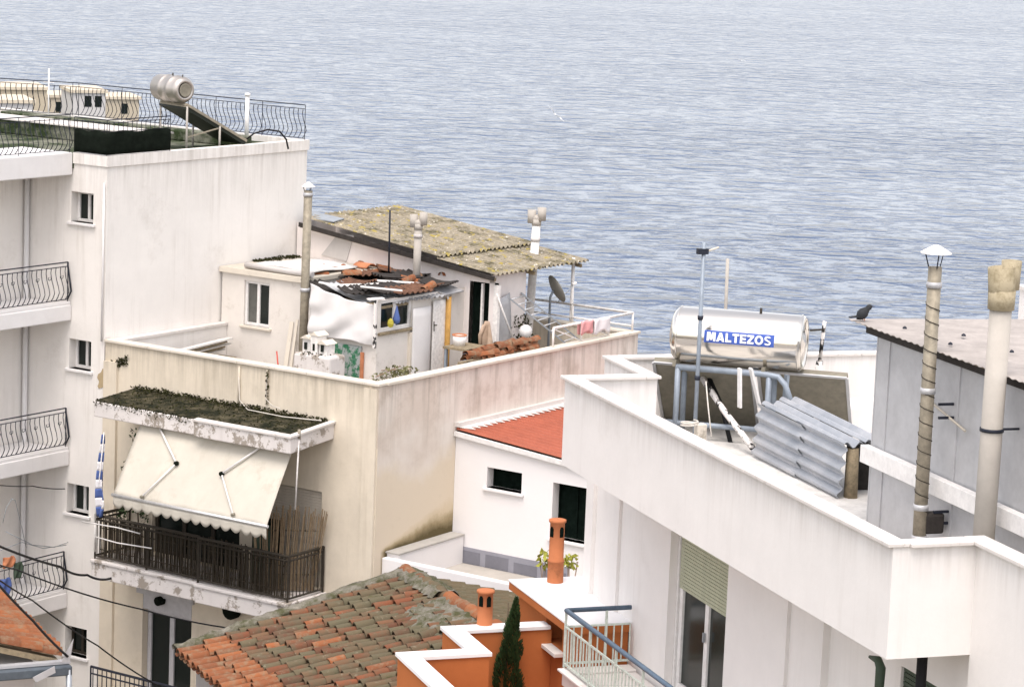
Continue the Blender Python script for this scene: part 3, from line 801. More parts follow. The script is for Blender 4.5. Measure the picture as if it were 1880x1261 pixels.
reed_screen('reed_screen', (-.98, 3.1, zs + .03), (-.98, 1.2, zs + .03), .78, 'reed_dark_shaded', 'brown reed screen behind right half of the balcony railing', 44)
reed_screen('reed_bundle', (-.85, 1.95, zs + .03), (-.15, 1.18, zs + .03), 1.45, 'reed', 'tall dry reed bundle fanning out at the right end of balcony', 60, .35)
t = thing('dark_cabinet', FB, (-.45, 2.1, zs), 'dark cabinet in the shade beneath the awning, left of the reeds', 'cabinet')
MB().box(-.5, -.15, 1.9, 2.35, zs + .02, zs + 1.18).build('body', 'black_net', t, bevel=.01)
MB().box(-.51, -.502, 1.93, 2.12, zs + .06, zs + 1.15).box(-.51, -.502, 2.13, 2.32, zs + .06, zs + 1.15).build('door', 'shutter_dark', t)
# interior behind awning: its shade comes from the dark glazing added in the back wall
t = thing('chain_strap', FB, (-1.0, 1.05, -1.2), 'white awning strap hanging from canopy corner to the railing', 'strap')
p0, p1 = FB.on(549, 805, u=-1.0), FB.on(542, 935, u=-1.0)
MB().tube([p0, p1], .016, 5).build('strap', 'white_paint', t)
MB().tube([p0 + V(0, 0, .0), p0 + V(0, 0, .16)], .03, 6).build('hook', 'galva_old', t)
# climbing plant by the left end
PL = thing('climbing_plant', FB, (-.15, 5.3, zs), 'dark leafy climber on the wall behind the awning at left', 'plant')
mb = MB()
for _ in range(26):
    c_ = V(-.2 + jit(.12), 5.35 + jit(.28), zs + random.uniform(.7, 2.3)); c_.y += (c_.z - zs - 1.5) * -.15
    leaves(mb, c_, (.1, .12, .14), 26, .045)
mb.build('foliage', 'leaf_dark', PL)
MB().tube([(-.15, 5.3, zs), (-.2, 5.35, zs + 1), (-.2, 5.25, zs + 2.2)], .015, 5).build('stem', 'bark', PL)
# flag
f0, f1 = FB.on(191, 798, u=-1.05), FB.on(183, 948, u=-1.05)
FG = thing('flag', FB, (f1.x, f1.y, zs + .3), 'furled blue and white striped flag on a slanted pole at balcony end', 'flag')
MB().tube([FB.on(174, 962, u=-1.05), f0 + V(0, 0, .05)], .012, 6).build('pole', 'white_paint', FG)
def flagf(k0, k1):
    def fn(i, j):
        t2 = k0 + (k1 - k0) * i; p = lerp(f0, f1, t2); w = (.05 + .16 * min(1, t2 * 1.3)) * (1 - .5 * max(0, t2 - .85) / .15)
        sw = .5 + .25 * math.sin(t2 * 5)
        return p + V(.045 * math.sin(j * 7 + t2 * 6), (sw - j) * w + .03, .05 * math.sin(j * 5) * w)
    return fn
for i in range(9):
    MB().grid(flagf(i / 9, (i + 1) / 9), 4, 12).build('stripe', 'blue_cloth' if i % 2 == 0 else 'white_cloth', FG, solid=.004)
# clothes-drying wires reaching out at the left end
t = thing('drying_rail', FB, (-1.1, 5.6, zs), 'thin white clothes-drying rods sticking out at the left end of balcony', 'drying rack')
for pl in (((150, 957), (215, 968), (257, 979)), ((176, 985), (215, 996), (278, 1006))):
    MB().tube([FB.on(x, y, u=-1.18 - .0) for x, y in pl], .013, 5).build('rod', 'white_frame', t)
MB().tube([FB.on(175, 960, u=-1.1), FB.on(174, 1012, u=-1.02)], .02, 6).build('bracket', 'white_paint', t)

# cable hanging on canopy
t = thing('roof_cable', FB, (-.3, 1.8, -.8), 'pale cable looping down from the parapet over the mossy canopy', 'cable')
pts = [FB.on(438, 675, u=-.03), FB.on(440, 735, u=-.04), FB.on(455, 752, u=-.2), FB.on(520, 765, u=-.55), FB.on(590, 772, u=-.6)]
MB().tube(pts, .010, 4).build('cable', 'cable_white', t)
pts = [FB.on(490, 690, u=-.04), FB.on(488, 732, u=-.05), FB.on(500, 745, u=-.2), FB.on(515, 750, u=-.3)]
MB().tube(pts, .009, 4).build('loose_end', 'cable_white', t)

# ================================================================== rooms on the terrace of the beige building
uR, uK = 3.3, 5.6
vR0 = FB.on(562, 560, u=uR).y
R1 = thing('rooftop_room', FB, (4.3, 5.4, FLOOR), 'cream rooftop room with a flat slab and two-pane window, against the big white wall', 'room')
wa, wb = FB.on(449, 514, u=uR), FB.on(494, 603, u=uR)
op = (wb.y, wa.y, wb.z, wa.z, .12)
mb = MB(); mb.wall('u', uR, vR0, 6.37, FLOOR, 1.02, [op]); mb.wall('v', vR0, uR, uK, FLOOR, 1.02); mb.wall('v', 6.37, uR, uK, FLOOR, 1.02)
mb.build('wall', 'white_room', R1)
MB().box(uR - .07, uK - .01, vR0 - .05, 6.39, 1.02, 1.13).build('roof', 'old_stone', R1, bevel=.02)
MB().box(uR - .075, uR - .0705, vR0 - .05, 6.39, 1.025, 1.125).build('roof_edge', 'coping_cream', R1)
w = window(R1, 'u', uR, op[0], op[1], op[2], op[3], .10, 'white_frame', 2, True, .055, 'coping_cream')
[o for o in w.children if o.name.startswith('pane')][-1].data.materials[0] = MATS['glass_grey']
mb = MB()
for _ in range(500): leaves(mb, (random.uniform(uR + .9, uK - .1), 6.37 - abs(random.gauss(0, .15)), 1.15), (.05, .05, .02), 1, .03)
mb.build('moss', 'moss_tuft', R1, kind='stuff')
# pale board lying on the slab, wrapped on a grey roll
t = thing('roof_board', FB, (4.0, 5.0, 1.14), 'pale sagging board lying on the flat slab of the cream room', 'board')
MB().grid(lambda i, j: V(uR + .15 + 1.5 * i, vR0 + .05 + 1.5 * j, 1.19 + .05 * math.sin(PI * j) + .02 * math.sin(i * 6)), 10, 10).build('board', 'pale_board', t, solid=.02)
MB().tube([(uR + .05, vR0 + 1.55, 1.20), (uR + .02, vR0 + .4, 1.19), (uR + .05, vR0 - .1, 1.19)], .06, 8).build('roll', 'grey_wall', t)
t = thing('broken_tile', FB, (5.2, vR0 + .2, 1.14), 'broken terracotta tile on far edge of the cream room roof', 'tile')
MB().grid(lambda i, j: V(5.1 + .35 * i, vR0 - .05 + .35 * j, 1.15 + .07 * math.sin(PI * i)), 8, 2).build('tile', 'clay', t, solid=.02)

# back room with corrugated roof
uk1 = FB.on(1072, 470, v=1.5).x
RK = thing('rooftop_room', FB, (6.8, 4, FLOOR), 'pinkish rooftop room under a lichen-covered corrugated roof, at back of terrace', 'room')
vk = 1.62
da, db = FB.on(864, 500, u=uK), FB.on(904, 640, u=uK)
mb = MB()
zK = lambda v: 1.24 + (v - 1.5) * .118
for v0, v1 in ((vk, db.y), (da.y, 3.2), (3.2, 4.8), (4.8, 6.37)):
    mb.quad((uK, v0, FLOOR), (uK, v1, FLOOR), (uK, v1, zK(v1)), (uK, v0, zK(v0)))
mb.quad((uK, db.y, 1.1), (uK, da.y, 1.1), (uK, da.y, zK(da.y)), (uK, db.y, zK(db.y)))
uW = FB.on(964, 560, v=vk).x
mb.quad((uK, vk, FLOOR), (uW, vk, FLOOR), (uW, vk, zK(vk)), (uK, vk, zK(vk)))
mb.quad((uW, vk, FLOOR), (uW, 6.37, FLOOR), (uW, 6.37, zK(6.37)), (uW, vk, zK(vk)))
mb.quad((uK, 6.37, FLOOR), (uW, 6.37, FLOOR), (uW, 6.37, zK(6.37)), (uK, 6.37, zK(6.37)))
mb.build('wall', 'pale_room', RK)
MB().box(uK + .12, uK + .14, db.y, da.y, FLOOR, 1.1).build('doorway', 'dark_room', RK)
MB().box(uK - .01, uK + .05, (da.y + db.y) / 2 - .02, (da.y + db.y) / 2 + .02, FLOOR, 1.08).build('door_post', 'white_paint', RK)
MB().box(uK - .03, uK + .06, db.y - .1, db.y, FLOOR, 1.08).build('door_post', 'white_paint', RK)
p = FB.on(612, 448, u=uK - .01); p2 = FB.on(640, 470, u=uK - .01)
MB().add([FB.on(620, 430, u=uK - .012), FB.on(650, 432, u=uK - .012), FB.on(636, 480, u=uK - .012), FB.on(590, 468, u=uK - .012)], [(0, 1, 2, 3)]).build('grey_patch', 'grey_wall', RK, solid=.012)
rf = MB().bar((uK - .1, 1.42, zK(1.42) - .03), (uK - .1, 6.2, zK(6.2) - .03), .05, .07).bar((uk1 - .2, 1.42, zK(1.42) - .03), (uk1 - .2, 6.2, zK(6.2) - .03), .05, .07).bar((uW, 1.42, zK(1.42) - .03), (uW, 6.2, zK(6.2) - .03), .05, .07).build('roof', 'wood_old', RK)
vm = FB.on(810, 470, u=uK - .1).y
vtop = 6.2
nsh = 4; span = (uk1 - (uK - .14)) / nsh
for i in range(nsh):
    u0 = uK - .14 + i * span
    z1 = .028 + jit(.006)
    MB().corr((u0, 1.38 + jit(.02), zK(1.38) + .05 + z1), (0, vm + .1 - 1.38, zK(vm + .1) - zK(1.38)), (span + .02, 0, 0), .15, .028, .008).build('roof_sheet', 'lichen_sheet', rf)
    MB().corr((u0, vm - .03 + jit(.02), zK(vm) + .105 + z1), (0, vtop - vm + jit(.1), zK(vtop) - zK(vm) + .02), (span + .02, 0, 0), .15, .028, .008).build('roof_sheet', 'lichen_sheet', rf)
# black eave strip and the lifted dark sheet at the high end
MB().bar((uK - .17, 1.4, zK(1.4) + .0), (uK - .17, 6.2, zK(6.2) + .0), .02, .09).build('eave_strip', 'black_sheet', RK)
s0 = FB.on(580, 398, u=5.8)
MB().add([FB.on(572, 388, u=6.1), FB.on(632, 402, u=6.1), FB.on(612, 408, u=5.55), FB.on(575, 402, u=5.55)], [(0, 1, 2, 3)]).build('lifted_sheet', 'galva', RK, solid=.02)
# porch posts
for (x0, y0, x1, y1, uu) in ((1053, 478, 1042, 605, uk1 - .25),):
    a_, b_2 = FB.on(x0, y0, u=uu), FB.on(x1, y1, u=uu)
    MB().tube([a_ + V(0, 0, .05), V(a_.x, a_.y, FLOOR)], .035, 8).build('post', 'white_paint', RK)
p0, p1 = FB.on(912, 540, v=vk - .25), FB.on(952, 650, v=vk - .25)
MB().tube([p0, p1], .02, 5).build('stay_rod', 'white_paint', RK)
MB().grid(lambda i, j: V(uK + .12 + .5 * j + .1 * math.sin(i * 3), vk - .05 - .03 * math.sin(j * 3), .75 - 1.5 * i + .12 * j * (1 - i)), 8, 4).build('shadow_shape', 'galva_pale', RK, solid=.01)  # curved grey sheet that stands for a curved shadow shape on the wall

# patched-up shack
uS, vS = 2.85, 2.2
uS = FB.on(691, 640, v=vS).x
SH = thing('shack', FB, (4, 3.2, FLOOR), 'patched-up white shack with a roof of scrap tiles and sheets, on the beige terrace', 'shack')
vS1 = FB.on(566, 600, u=uS).y
a0 = FB.on(697, 548, v=vS); a1 = FB.on(756, 606, v=vS)
zw0, zw1 = (FB.on(725, 606, v=vS).z, FB.on(725, 548, v=vS).z)
zsh = FB.on(850, 560, v=vS).z
mb = MB()
mb.wall('v', vS, uS, uK, FLOOR, .72, [(a0.x + .03, a1.x, zw0, zw1, .10)])
mb.wall('u', uS, vS, vS1, FLOOR, .78)
mb.wall('v', vS1, uS, uR, FLOOR, .78)
mb.build('wall', 'white_room', SH)
window(SH, 'v', vS, a0.x + .03, a1.x, zw0, zw1, .09, 'white_frame', 2, True, .07, 'wood_old')
# tarp over the front
ta, tb, tc, td = FB.on(570, 520, u=uS - .06), FB.on(692, 560, u=uS - .06), FB.on(688, 634, u=uS - .1), FB.on(566, 612, u=uS - .1)
def tarp(i, j):
    p = lerp(lerp(ta, tb, j), lerp(td, tc, j), i)
    # catenary folds slung from the two upper corners
    r_a = math.hypot(i * 1.0, j * 1.5); r_b = math.hypot(i * 1.0, (1 - j) * 1.5)
    f_ = .032 * math.sin(r_a * 12 + .8 * math.sin(j * 5)) * min(1, r_a * 2) + .010 * math.sin(r_b * 13 + 1) * math.exp(-r_b * 1.1) + .010 * math.sin(i * 6 + j * 19 + math.sin(i * 8))
    return p + V(f_ - .02 * math.sin(PI * i) * math.sin(PI * j), 0, -.07 * math.sin(PI * j) * (1 - i) + .02 * math.sin(j * 11 + 1) * i)
MB().grid(tarp, 36, 44).build('tarp', 'tarp', SH, solid=.005)
ga, gb = FB.on(609, 628, u=uS - .03), FB.on(662, 690, u=uS - .03)
MB().box(uS - .05, uS - .01, gb.y, ga.y, FLOOR, ga.z).build('board', 'peeled_green', SH)
MB().box(uS - .07, uS - .02, gb.y - .06, gb.y - .005, FLOOR, ga.z - .1).build('board', 'clay', SH)
# door sheets along the side
def vpanel(name, x0, x1, ztop, mat, off, bulge=0.0, t_=.03):
    p, q = FB.on(x0, 600, v=vS - off).x, FB.on(x1, 600, v=vS - off).x
    return MB().grid(lambda i, j: V(p + (q - p) * i, vS - off - bulge * math.sin(PI * i) * (1 - j) ** .5, FLOOR + (ztop - FLOOR) * j), 10, 10).build(name, mat, SH, solid=t_)
vpanel('door', 757, 790, .72, 'tarp', .05, .09)
d_ = vpanel('door', 794, 818, .80, 'white_paint', .05, 0)
MB().tube([FB.on(797, 597, v=vS - .1), FB.on(802, 597, v=vS - .1)], .012, 5).tube([FB.on(797, 590, v=vS - .09), FB.on(797, 608, v=vS - .09)], .01, 5).build('handle', 'brown_iron', d_)
p = FB.on(824, 545, v=vS - .1); MB().tube([p, V(p.x, p.y, FLOOR)], .055, 8).build('pole', 'wood_ochre', SH)
MB().lathe(p, (0, -1, .3), [(-.02, .05), (.0, .075), (.03, .05)], 12).build('ring', 'white_frame', SH)
p = FB.on(753, 610, v=vS - .03); MB().bar(p, V(p.x, p.y, FLOOR), .07, .05).build('post', 'coping_cream', SH)
p = FB.on(690, 552, v=vS - .04); MB().bar(p, V(p.x, p.y, .1), .05, .05).build('post', 'lagging', SH)
# scrap roof: sheets first
rs = MB().box(uS + .05, uK - .02, vS + .05, vS1 - .05, .79, .84).build('roof', 'wood_old', SH)
def scrap(x, y, z, su, sv, yaw, tilt, mat, corr=True, name='sheet', roll=0.0, pitch=.14):
    c_ = FB.on(x, y, z=z); M = Matrix.Rotation(yaw, 3, 'Z') @ Matrix.Rotation(tilt, 3, 'X') @ Matrix.Rotation(roll, 3, 'Y')
    L, W = M @ V(0, sv, 0), M @ V(su, 0, 0); o_ = c_ - L / 2 - W / 2
    mb = MB()
    if corr: mb.corr(o_, L, W, pitch, .022, .008, nl=4, sag=random.uniform(0, .06))
    else: mb.prism([o_, o_ + W, o_ + W + L, o_ + L], (M @ V(0, 0, 1)) * .025)
    return mb.build(name, mat, rs)
scrap(745, 497, 1.06, 1.3, .9, .2, .05, 'black_sheet')
scrap(700, 512, 1.00, 1.1, 1.0, -.15, .08, 'black_sheet')
scrap(790, 508, 1.02, 1.3, .8, .35, .02, 'black_sheet')
scrap(640, 510, .99, .9, .9, .1, -.04, 'black_sheet')
scrap(755, 520, 1.0, 1.2, .7, -.25, .12, 'black_sheet')
for q_ in ((620, 500, 1.04, .9, .5, .5), (668, 498, 1.08, .7, .8, -.4), (720, 492, 1.10, .8, .6, .7), (765, 500, 1.09, .9, .5, -.2), (805, 515, 1.08, .7, .6, .3), (690, 527, 1.03, .8, .4, -.5), (780, 522, 1.05, .8, .5, .15), (730, 505, 1.12, .5, .9, 1.1), (655, 515, 1.05, .6, .6, .25)):
    scrap(q_[0], q_[1], q_[2] + .05, q_[3], q_[4], q_[5], jit(.12), random.choice(('black_sheet', 'black_sheet', 'black_sheet', 'rust_sheet')))
scrap(605, 527, .98, .55, 1.0, .05, .25, 'black_sheet')
scrap(628, 528, 1.06, .10, .9, .5, .15, 'white_paint', False, 'batten')
scrap(650, 537, .95, .5, 1.1, -.1, .22, 'zinc_sheet')
scrap(672, 530, 1.06, 1.0, .5, -.3, .16, 'black_sheet')
scrap(712, 528, 1.10, 1.0, .5, .1, .14, 'black_sheet')
scrap(752, 530, 1.09, .9, .45, -.15, .16, 'rust_sheet')
scrap(700, 531, 1.16, .08, .8, .9, .1, 'white_paint', False, 'batten')
scrap(700, 540, .97, .45, 1.0, .1, .20, 'zinc_sheet')
scrap(735, 543, .92, .7, .35, .05, .25, 'zinc_sheet')
scrap(775, 540, .95, .9, .4, -.12, .22, 'zinc_sheet')
scrap(815, 530, .97, .7, .5, .1, .3, 'zinc_sheet', False)
scrap(735, 519, 1.09, .12, .9, .8, .05, 'white_paint', False, 'batten')
scrap(660, 525, 1.06, .9, .2, -.5, .1, 'pale_board', False, 'batten')
scrap(690, 550, 1.0, .35, .1, -.3, .1, 'white_paint', False, 'batten')
scrap(828, 503, 1.1, .5, .08, .4, .1, 'white_paint', False, 'batten')
mt_ = MB().grid(lambda i, j: V((-.08 + .01 * j) * math.cos(PI * i), .38 * (j - .5), (.08 - .01 * j) * math.sin(PI * i)), 6, 1)
half = mt_.mesh('tile'); half.materials.append(MATS['tile_new'])
def loose_tile(parent, p, yaw, tilt=0, roll=0):
    o = inst('tile', half, parent, p, Matrix.Rotation(yaw, 3, 'Z') @ Matrix.Rotation(tilt, 3, 'X') @ Matrix.Rotation(roll, 3, 'Y'))
    return o
for i in range(20):
    x, y = random.choice(((700, 498), (745, 512), (640, 500), (660, 492), (680, 490), (590, 505), (575, 500), (800, 512), (812, 505), (785, 530), (803, 528), (620, 495)))
    loose_tile(rs, FB.on(x + jit(14), y + jit(4), z=1.10 + jit(.03)), random.uniform(.7, 1.9), jit(.25), jit(.4))

# flue pipes
def flue(name, F, pts_px, plane, r, mat, label, base_z, cowl=None, bands=(), lean=True, n=14, bmat='galva_pale'):
    (x0, y0), (x1, y1) = pts_px
    a_, b_2 = F.on(x0, y0, **plane), F.on(x1, y1, **plane)
    if base_z is not None:
        k = (base_z - a_.z) / (b_2.z - a_.z); b_2 = a_ + (b_2 - a_) * k
    t = thing(name, F, tuple(b_2), label, 'chimney pipe')
    MB().tube([b_2, a_], r, n).build('pipe', mat, t)
    for k in bands:
        p = lerp(a_, b_2, k); MB().lathe(p - V(0, 0, .03), (0, 0, 1), [(0, r), (0, r + .012), (.07, r + .012), (.07, r)], n).build('band', bmat, t)
    return t, a_, b_2
t, a_, b_2 = flue('flue_pipe', FB, ((566, 350), (557, 612)), dict(u=2.95), .082, 'galva_old', 'tall brown galvanised flue pipe in front of the cream rooftop room', FLOOR, bands=(.02, .48))
MB().lathe(a_ + V(0, 0, .07), (0, 0, 1), [(0, .13), (.01, .13), (.09, .02), (.10, 0)], 16).build('cap', 'white_frame', t)
for k in range(3):
    g = V(math.cos(k * 2.1), math.sin(k * 2.1), 0)
    MB().tube([a_ + g * .07 - V(0, 0, .02), a_ + g * .10 + V(0, 0, .08)], .007, 4).build('stay', 'iron', t)
def hcowl(t, p, r, mat, s=1.0):
    """H-shaped cowl: cross pipe carrying two short upright pipes"""
    d = V(.35, -.94, 0)
    MB().tube([p - V(0, 0, .02), p + V(0, 0, .10 * s)], r * 1.1, 12).tube([p + V(0, 0, .12 * s) - d * .08 * s, p + V(0, 0, .12 * s) + d * .09 * s], r * .9, 10).build('elbow', mat, t)
    for k in (-1, 1):
        q = p + V(0, 0, (.15 if k < 0 else .21) * s) + d * .10 * s * k
        MB().lathe(q - V(0, 0, .13 * s), (0, 0, 1), [(0, r * .8), (0, r * 1.0), (.26 * s, r * 1.05), (.26 * s, r * .85), (.0, r * .7)], 12).build('cowl', mat, t)
t, a_, b_2 = flue('flue_pipe', FB, ((768, 420), (765, 495)), dict(u=5.1), .075, 'asbestos_pipe', 'grey pipe with H-shaped cowl in front of the corrugated roof', 0.85, bands=(.12, .95), bmat='grey_wall')
hcowl(t, a_, .075, 'asbestos_pipe', .95)
t, a_, b_2 = flue('flue_pipe', FB, ((985, 412), (975, 545)), dict(u=8.0), .085, 'white_paint', 'white pipe with H-shaped cowl rising behind corrugated roof eave', FLOOR, bands=(.1,), bmat='grey_wall')
hcowl(t, a_, .085, 'asbestos_pipe', 1.0)
p, q = FB.on(716, 386, u=5.2), FB.on(714, 490, u=5.2)
t = thing('iron_pole', FB, tuple(q), 'thin black iron pole standing in the scrap roof', 'pole')
MB().tube([q - V(0, 0, .1), p], .02, 6).build('pole', 'iron', t)

# plastered pedestal with a miniature white house, boards and a broom by the parapet
p0, p1 = FB.on(541, 645, u=1.9), FB.on(607, 690, u=1.9)
t = thing('pedestal', FB, (2.1, (p0.y + p1.y) / 2, FLOOR), 'rough plastered pedestal beside the parapet, carrying tiny white house', 'pedestal')
MB().box(1.85, 2.35, p1.y, p0.y, FLOOR, p0.z).build('block', 'peeling', t, bevel=.05)
mb = MB(); leaves(mb, (2.0, (p0.y + p1.y) / 2, p0.z), (.2, .35, .03), 130, .03); mb.build('moss', 'moss_tuft', t, kind='stuff')
t = thing('miniature_house', FB, (2.1, (p0.y + p1.y) / 2, p0.z), 'tiny white ornamental house with three gables standing on the pedestal', 'ornament')
for k, (dv, hh, ww) in enumerate(((.2, .26, .18), (0.0, .34, .16), (-.19, .2, .18))):
    vc = (p0.y + p1.y) / 2 + dv + .02; zb = p0.z
    o = MB().box(1.98 - .03 * (k == 1), 2.22, vc - ww / 2, vc + ww / 2, zb, zb + hh).build('wall', 'white_paint', t)
    MB().prism([(1.93, vc - ww / 2 - .03, zb + hh), (1.93, vc + ww / 2 + .03, zb + hh), (1.93, vc, zb + hh + .07)], (.33, 0, 0)).build('roof', 'coping_cream', o)
    MB().box(1.94, 1.97 - .03 * (k == 1) + .005, vc - .025, vc + .025, zb + .06, zb + .19).build('window', 'glass', o)
t = thing('leaning_boards', FB, (2.9, FB.on(530, 650, u=2.9).y, FLOOR), 'two pale upright boards leaning by the brown flue pipe', 'boards')
for x0, dx in ((527, .10), (537, .06)):
    p = FB.on(x0, 588 if dx == .06 else 592, u=3.0); MB().bar((2.9, p.y, FLOOR), (3.15, p.y, p.z), dx, .02).build('board', 'coping_cream', t)
p, q = FB.on(508, 645, u=2.2), FB.on(524, 678, u=1.6)
t = thing('broom', FB, (p.x - .35, p.y - .45, FLOOR), 'red broom handle leaning above the parapet coping', 'broom')
foot = V(p.x - .35, p.y - .45, FLOOR)
MB().tube([p, foot], .014, 6).build('handle', 'red_plastic', t)
MB().prism([foot + V(-.12, -.03, .0), foot + V(.12, -.03, .0), foot + V(.08, -.03, .15), foot + V(-.08, -.03, .15)], (0, .06, 0)).build('head', 'reed', t)
# low kerb and planks along the white wall
t = thing('stacked_planks', FB, (2.6, 6.1, FLOOR), 'weathered planks stacked against the low white kerb at left of terrace', 'planks')
for i in range(5):
    MB().bar((.9 + .1 * i, 6.05 - i * .03, FLOOR + .1 + i * .06 + .45), (3.0 + jit(.1), 6.1 - i * .05, FLOOR + .2 + i * .06 + .45), .14, .03).build('plank', 'wood_old' if i % 2 else 'pale_board', t)
MB().box(1.0, 3.1, 5.8, 6.2, FLOOR, FLOOR + .52).build('trestle', 'wood_old', t)
t = thing('low_kerb_wall', FB, (1.7, 6.3, FLOOR), 'low white kerb wall along the foot of the big white wall', 'wall')
MB().box(.17, uR - .01, 6.22, 6.40, FLOOR, -.02).build('wall', 'white_a', t); MB().box(.17, uR - .01, 6.19, 6.405, -.018, .03).build('coping', 'coping_white', t)
# scrap, plants and bits by the shack's corner
t = thing('weeds', FB, (3.2, 1.2, FLOOR), 'clump of dry weeds and sticks inside the corner of the parapet', 'weeds')
mb = MB()
for x, y in ((715, 690), (735, 685), (748, 680), (700, 693), (725, 680)):
    leaves(mb, FB.on(x, y, u=1.6), (.25, .2, .08), 34, .04)
mb.build('leaves', 'weed', t)
MB().tube([FB.on(690, 692, u=1.2), FB.on(735, 672, u=1.8)], .012, 4).tube([FB.on(700, 680, u=1.5), FB.on(755, 678, u=2.2)], .01, 4).build('stick', 'dry_stem', t)
MB().box(.9, 2.6, .5, 1.2, FLOOR, -.35).build('heap', 'terrace_floor', t)
# tarp bundle in the window
t = thing('hanging_bags', FB, tuple(FB.on(722, 590, v=vS - .1)), 'blue and yellow plastic bags hanging at the shack window', 'bags')
c1, c2 = FB.on(728, 582, v=vS - .08), FB.on(717, 594, v=vS - .1)
MB().lathe(c1 + V(0, 0, .22), (0, 0, -1), [(0, .005), (.1, .03), (.25, .07), (.33, .06), (.36, 0)], 10).build('blue_bag', 'blue_cloth', t)
MB().lathe(c2 + V(0, 0, .1), (0, 0, -1), [(0, .01), (.04, .05), (.10, .065), (.16, .05), (.18, 0)], 7, False).build('yellow_bag', 'yellow_plastic', t)

# table with bucket, jacket, tile stack
p = FB.on(852, 640, u=4.4)
t = thing('small_table', FB, (p.x, p.y, FLOOR), 'small dark table by the shack, carrying a white bucket', 'table')
tz = FB.on(848, 634, u=4.4).z
MB().box(p.x - .35, p.x + .35, p.y - .3, p.y + .25, tz - .04, tz).build('top', 'wood_old', t)
for du in (-.3, .3):
    for dv in (-.25, .2): MB().box(p.x + du - .025, p.x + du + .025, p.y + dv - .025, p.y + dv + .025, FLOOR, tz - .041).build('leg', 'blue_pipe', t)
bk = V(p.x - .05, p.y + .08, tz)
t = thing('bucket', FB, tuple(bk), 'white bucket with a red rim on the small dark table', 'bucket')
MB().lathe(bk, (0, 0, 1), [(0, 0), (0, .11), (.2, .14), (.2, .125), (.18, .12), (.17, 0)], 16).build('pail', 'white_plastic', t)
MB().lathe(bk + V(0, 0, .2), (0, 0, 1), [(-.012, .142), (.012, .145), (.012, .12), (-.012, .12)], 16).build('rim', 'clay', t)
p = FB.on(898, 620, u=4.9)
t = thing('hanging_jacket', FB, tuple(FB.on(900, 645, u=4.9)), 'brown jacket hanging by the dark doorway of back room', 'jacket')
def jack(i, j):
    w = .10 + .24 * i ** .8
    return p + V(-.06 * math.sin(j * PI * 3 + i) * i - .05, (.5 - j) * w + .02, .32 - .68 * i)
MB().grid(jack, 10, 14).build('body', 'brown_cloth', t, solid=.03)
MB().tube([p + V(-.08, .07, .25), p + V(-.12, .13, .05), p + V(-.1, .12, -.2)], .04, 6).build('sleeve', 'brown_cloth', t)
t = thing('tile_stack', FB, (5.0, .35, FLOOR), 'stack of orange roof tiles piled along the parapet coping', 'roof tiles')
MB().box(3.2, 5.6, .22, .62, FLOOR, -.02).build('crate', 'wood_old', t)
for i in range(36):
    u = 3.25 + 2.2 * (i % 12) / 12 + jit(.04); k = i // 12
    loose_tile(t, V(u, .36 + jit(.07), .05 + .075 * k * (1 - abs(u - 4.6) * .25)), PI / 2 + jit(.25), jit(.08), jit(.3))
# ladder
t = thing('ladder', FB, (7.0, 1.2, FLOOR), 'aluminium ladder leaning diagonally on the terrace, under the satellite dish', 'ladder')
la, lb = FB.on(932, 545, v=1.35), FB.on(1040, 632, v=.55)
ofs = FB.on(957, 538, v=1.6) - la
MB().bar(la, lb, .05, .03).build('rail', 'galva', t); MB().bar(la + ofs, lb + ofs, .05, .03).build('rail', 'galva', t)
for k in range(9):
    q = lerp(la, lb, (k + .5) / 9); MB().tube([q, q + ofs], .014, 5).build('rung', 'alu', t)
# satellite dish
dc = FB.on(1021, 531, u=7.9)
DS = thing('satellite_dish', FB, (dc.x, dc.y + .1, FLOOR), 'grey satellite dish on a pole behind the ladder', 'satellite dish')
dd = V(.74, -.47, .45).normalized()
MB().lathe(dc - dd * .06, dd, [(0, 0), (.01, .1), (.035, .2), (.075, .3), (.085, .3), (.045, .2), (.02, .1), (.012, 0)], 26).build('dish', 'dish_grey', DS)
MB().tube([dc - dd * .07, dc - dd * .14 - V(0, 0, .1), V(dc.x, dc.y + .13, dc.z - .25), V(dc.x, dc.y + .13, FLOOR)], .025, 6).build('mast', 'blue_pipe', DS)
MB().tube([dc + dd * .02 - V(0, 0, .3), dc + dd * .45 - V(0, 0, .1)], .012, 5).build('arm', 'galva', DS)
MB().lathe(dc + dd * .45 - V(0, 0, .1), -dd, [(-.04, 0), (-.04, .03), (.05, .03), (.05, 0)], 8).build('feed_horn', 'white_plastic', DS)
# round white drum and flower pot
p = FB.on(965, 608, u=6.3)
t = thing('white_globe', FB, (p.x, p.y, FLOOR), 'round white plastic globe on a stick beside the ladder', 'globe')
MB().lathe(p, (.3, -.9, .2), [(-.13, 0), (-.12, .06), (-.07, .115), (0, .135), (.07, .115), (.12, .06), (.13, 0)], 18).build('globe', 'white_plastic', t)
MB().tube([p - V(0, 0, .1), V(p.x, p.y, FLOOR)], .015, 5).build('stick', 'galva_old', t)
p = FB.on(913, 640, u=5.2)
t = thing('flower_pot', FB, (p.x, p.y, FLOOR), 'flower pot with dark leaves beside the hanging jacket', 'flower pot')
MB().lathe((p.x, p.y, FLOOR), (0, 0, 1), [(0, 0), (0, .12), (.5, .16), (.5, .13), (.46, .12), (.46, 0)], 14).build('pot', 'clay', t)
mb = MB(); leaves(mb, (p.x, p.y, p.z - .02), (.12, .12, .14), 90, .04); mb.build('foliage', 'leaf_dark', t)
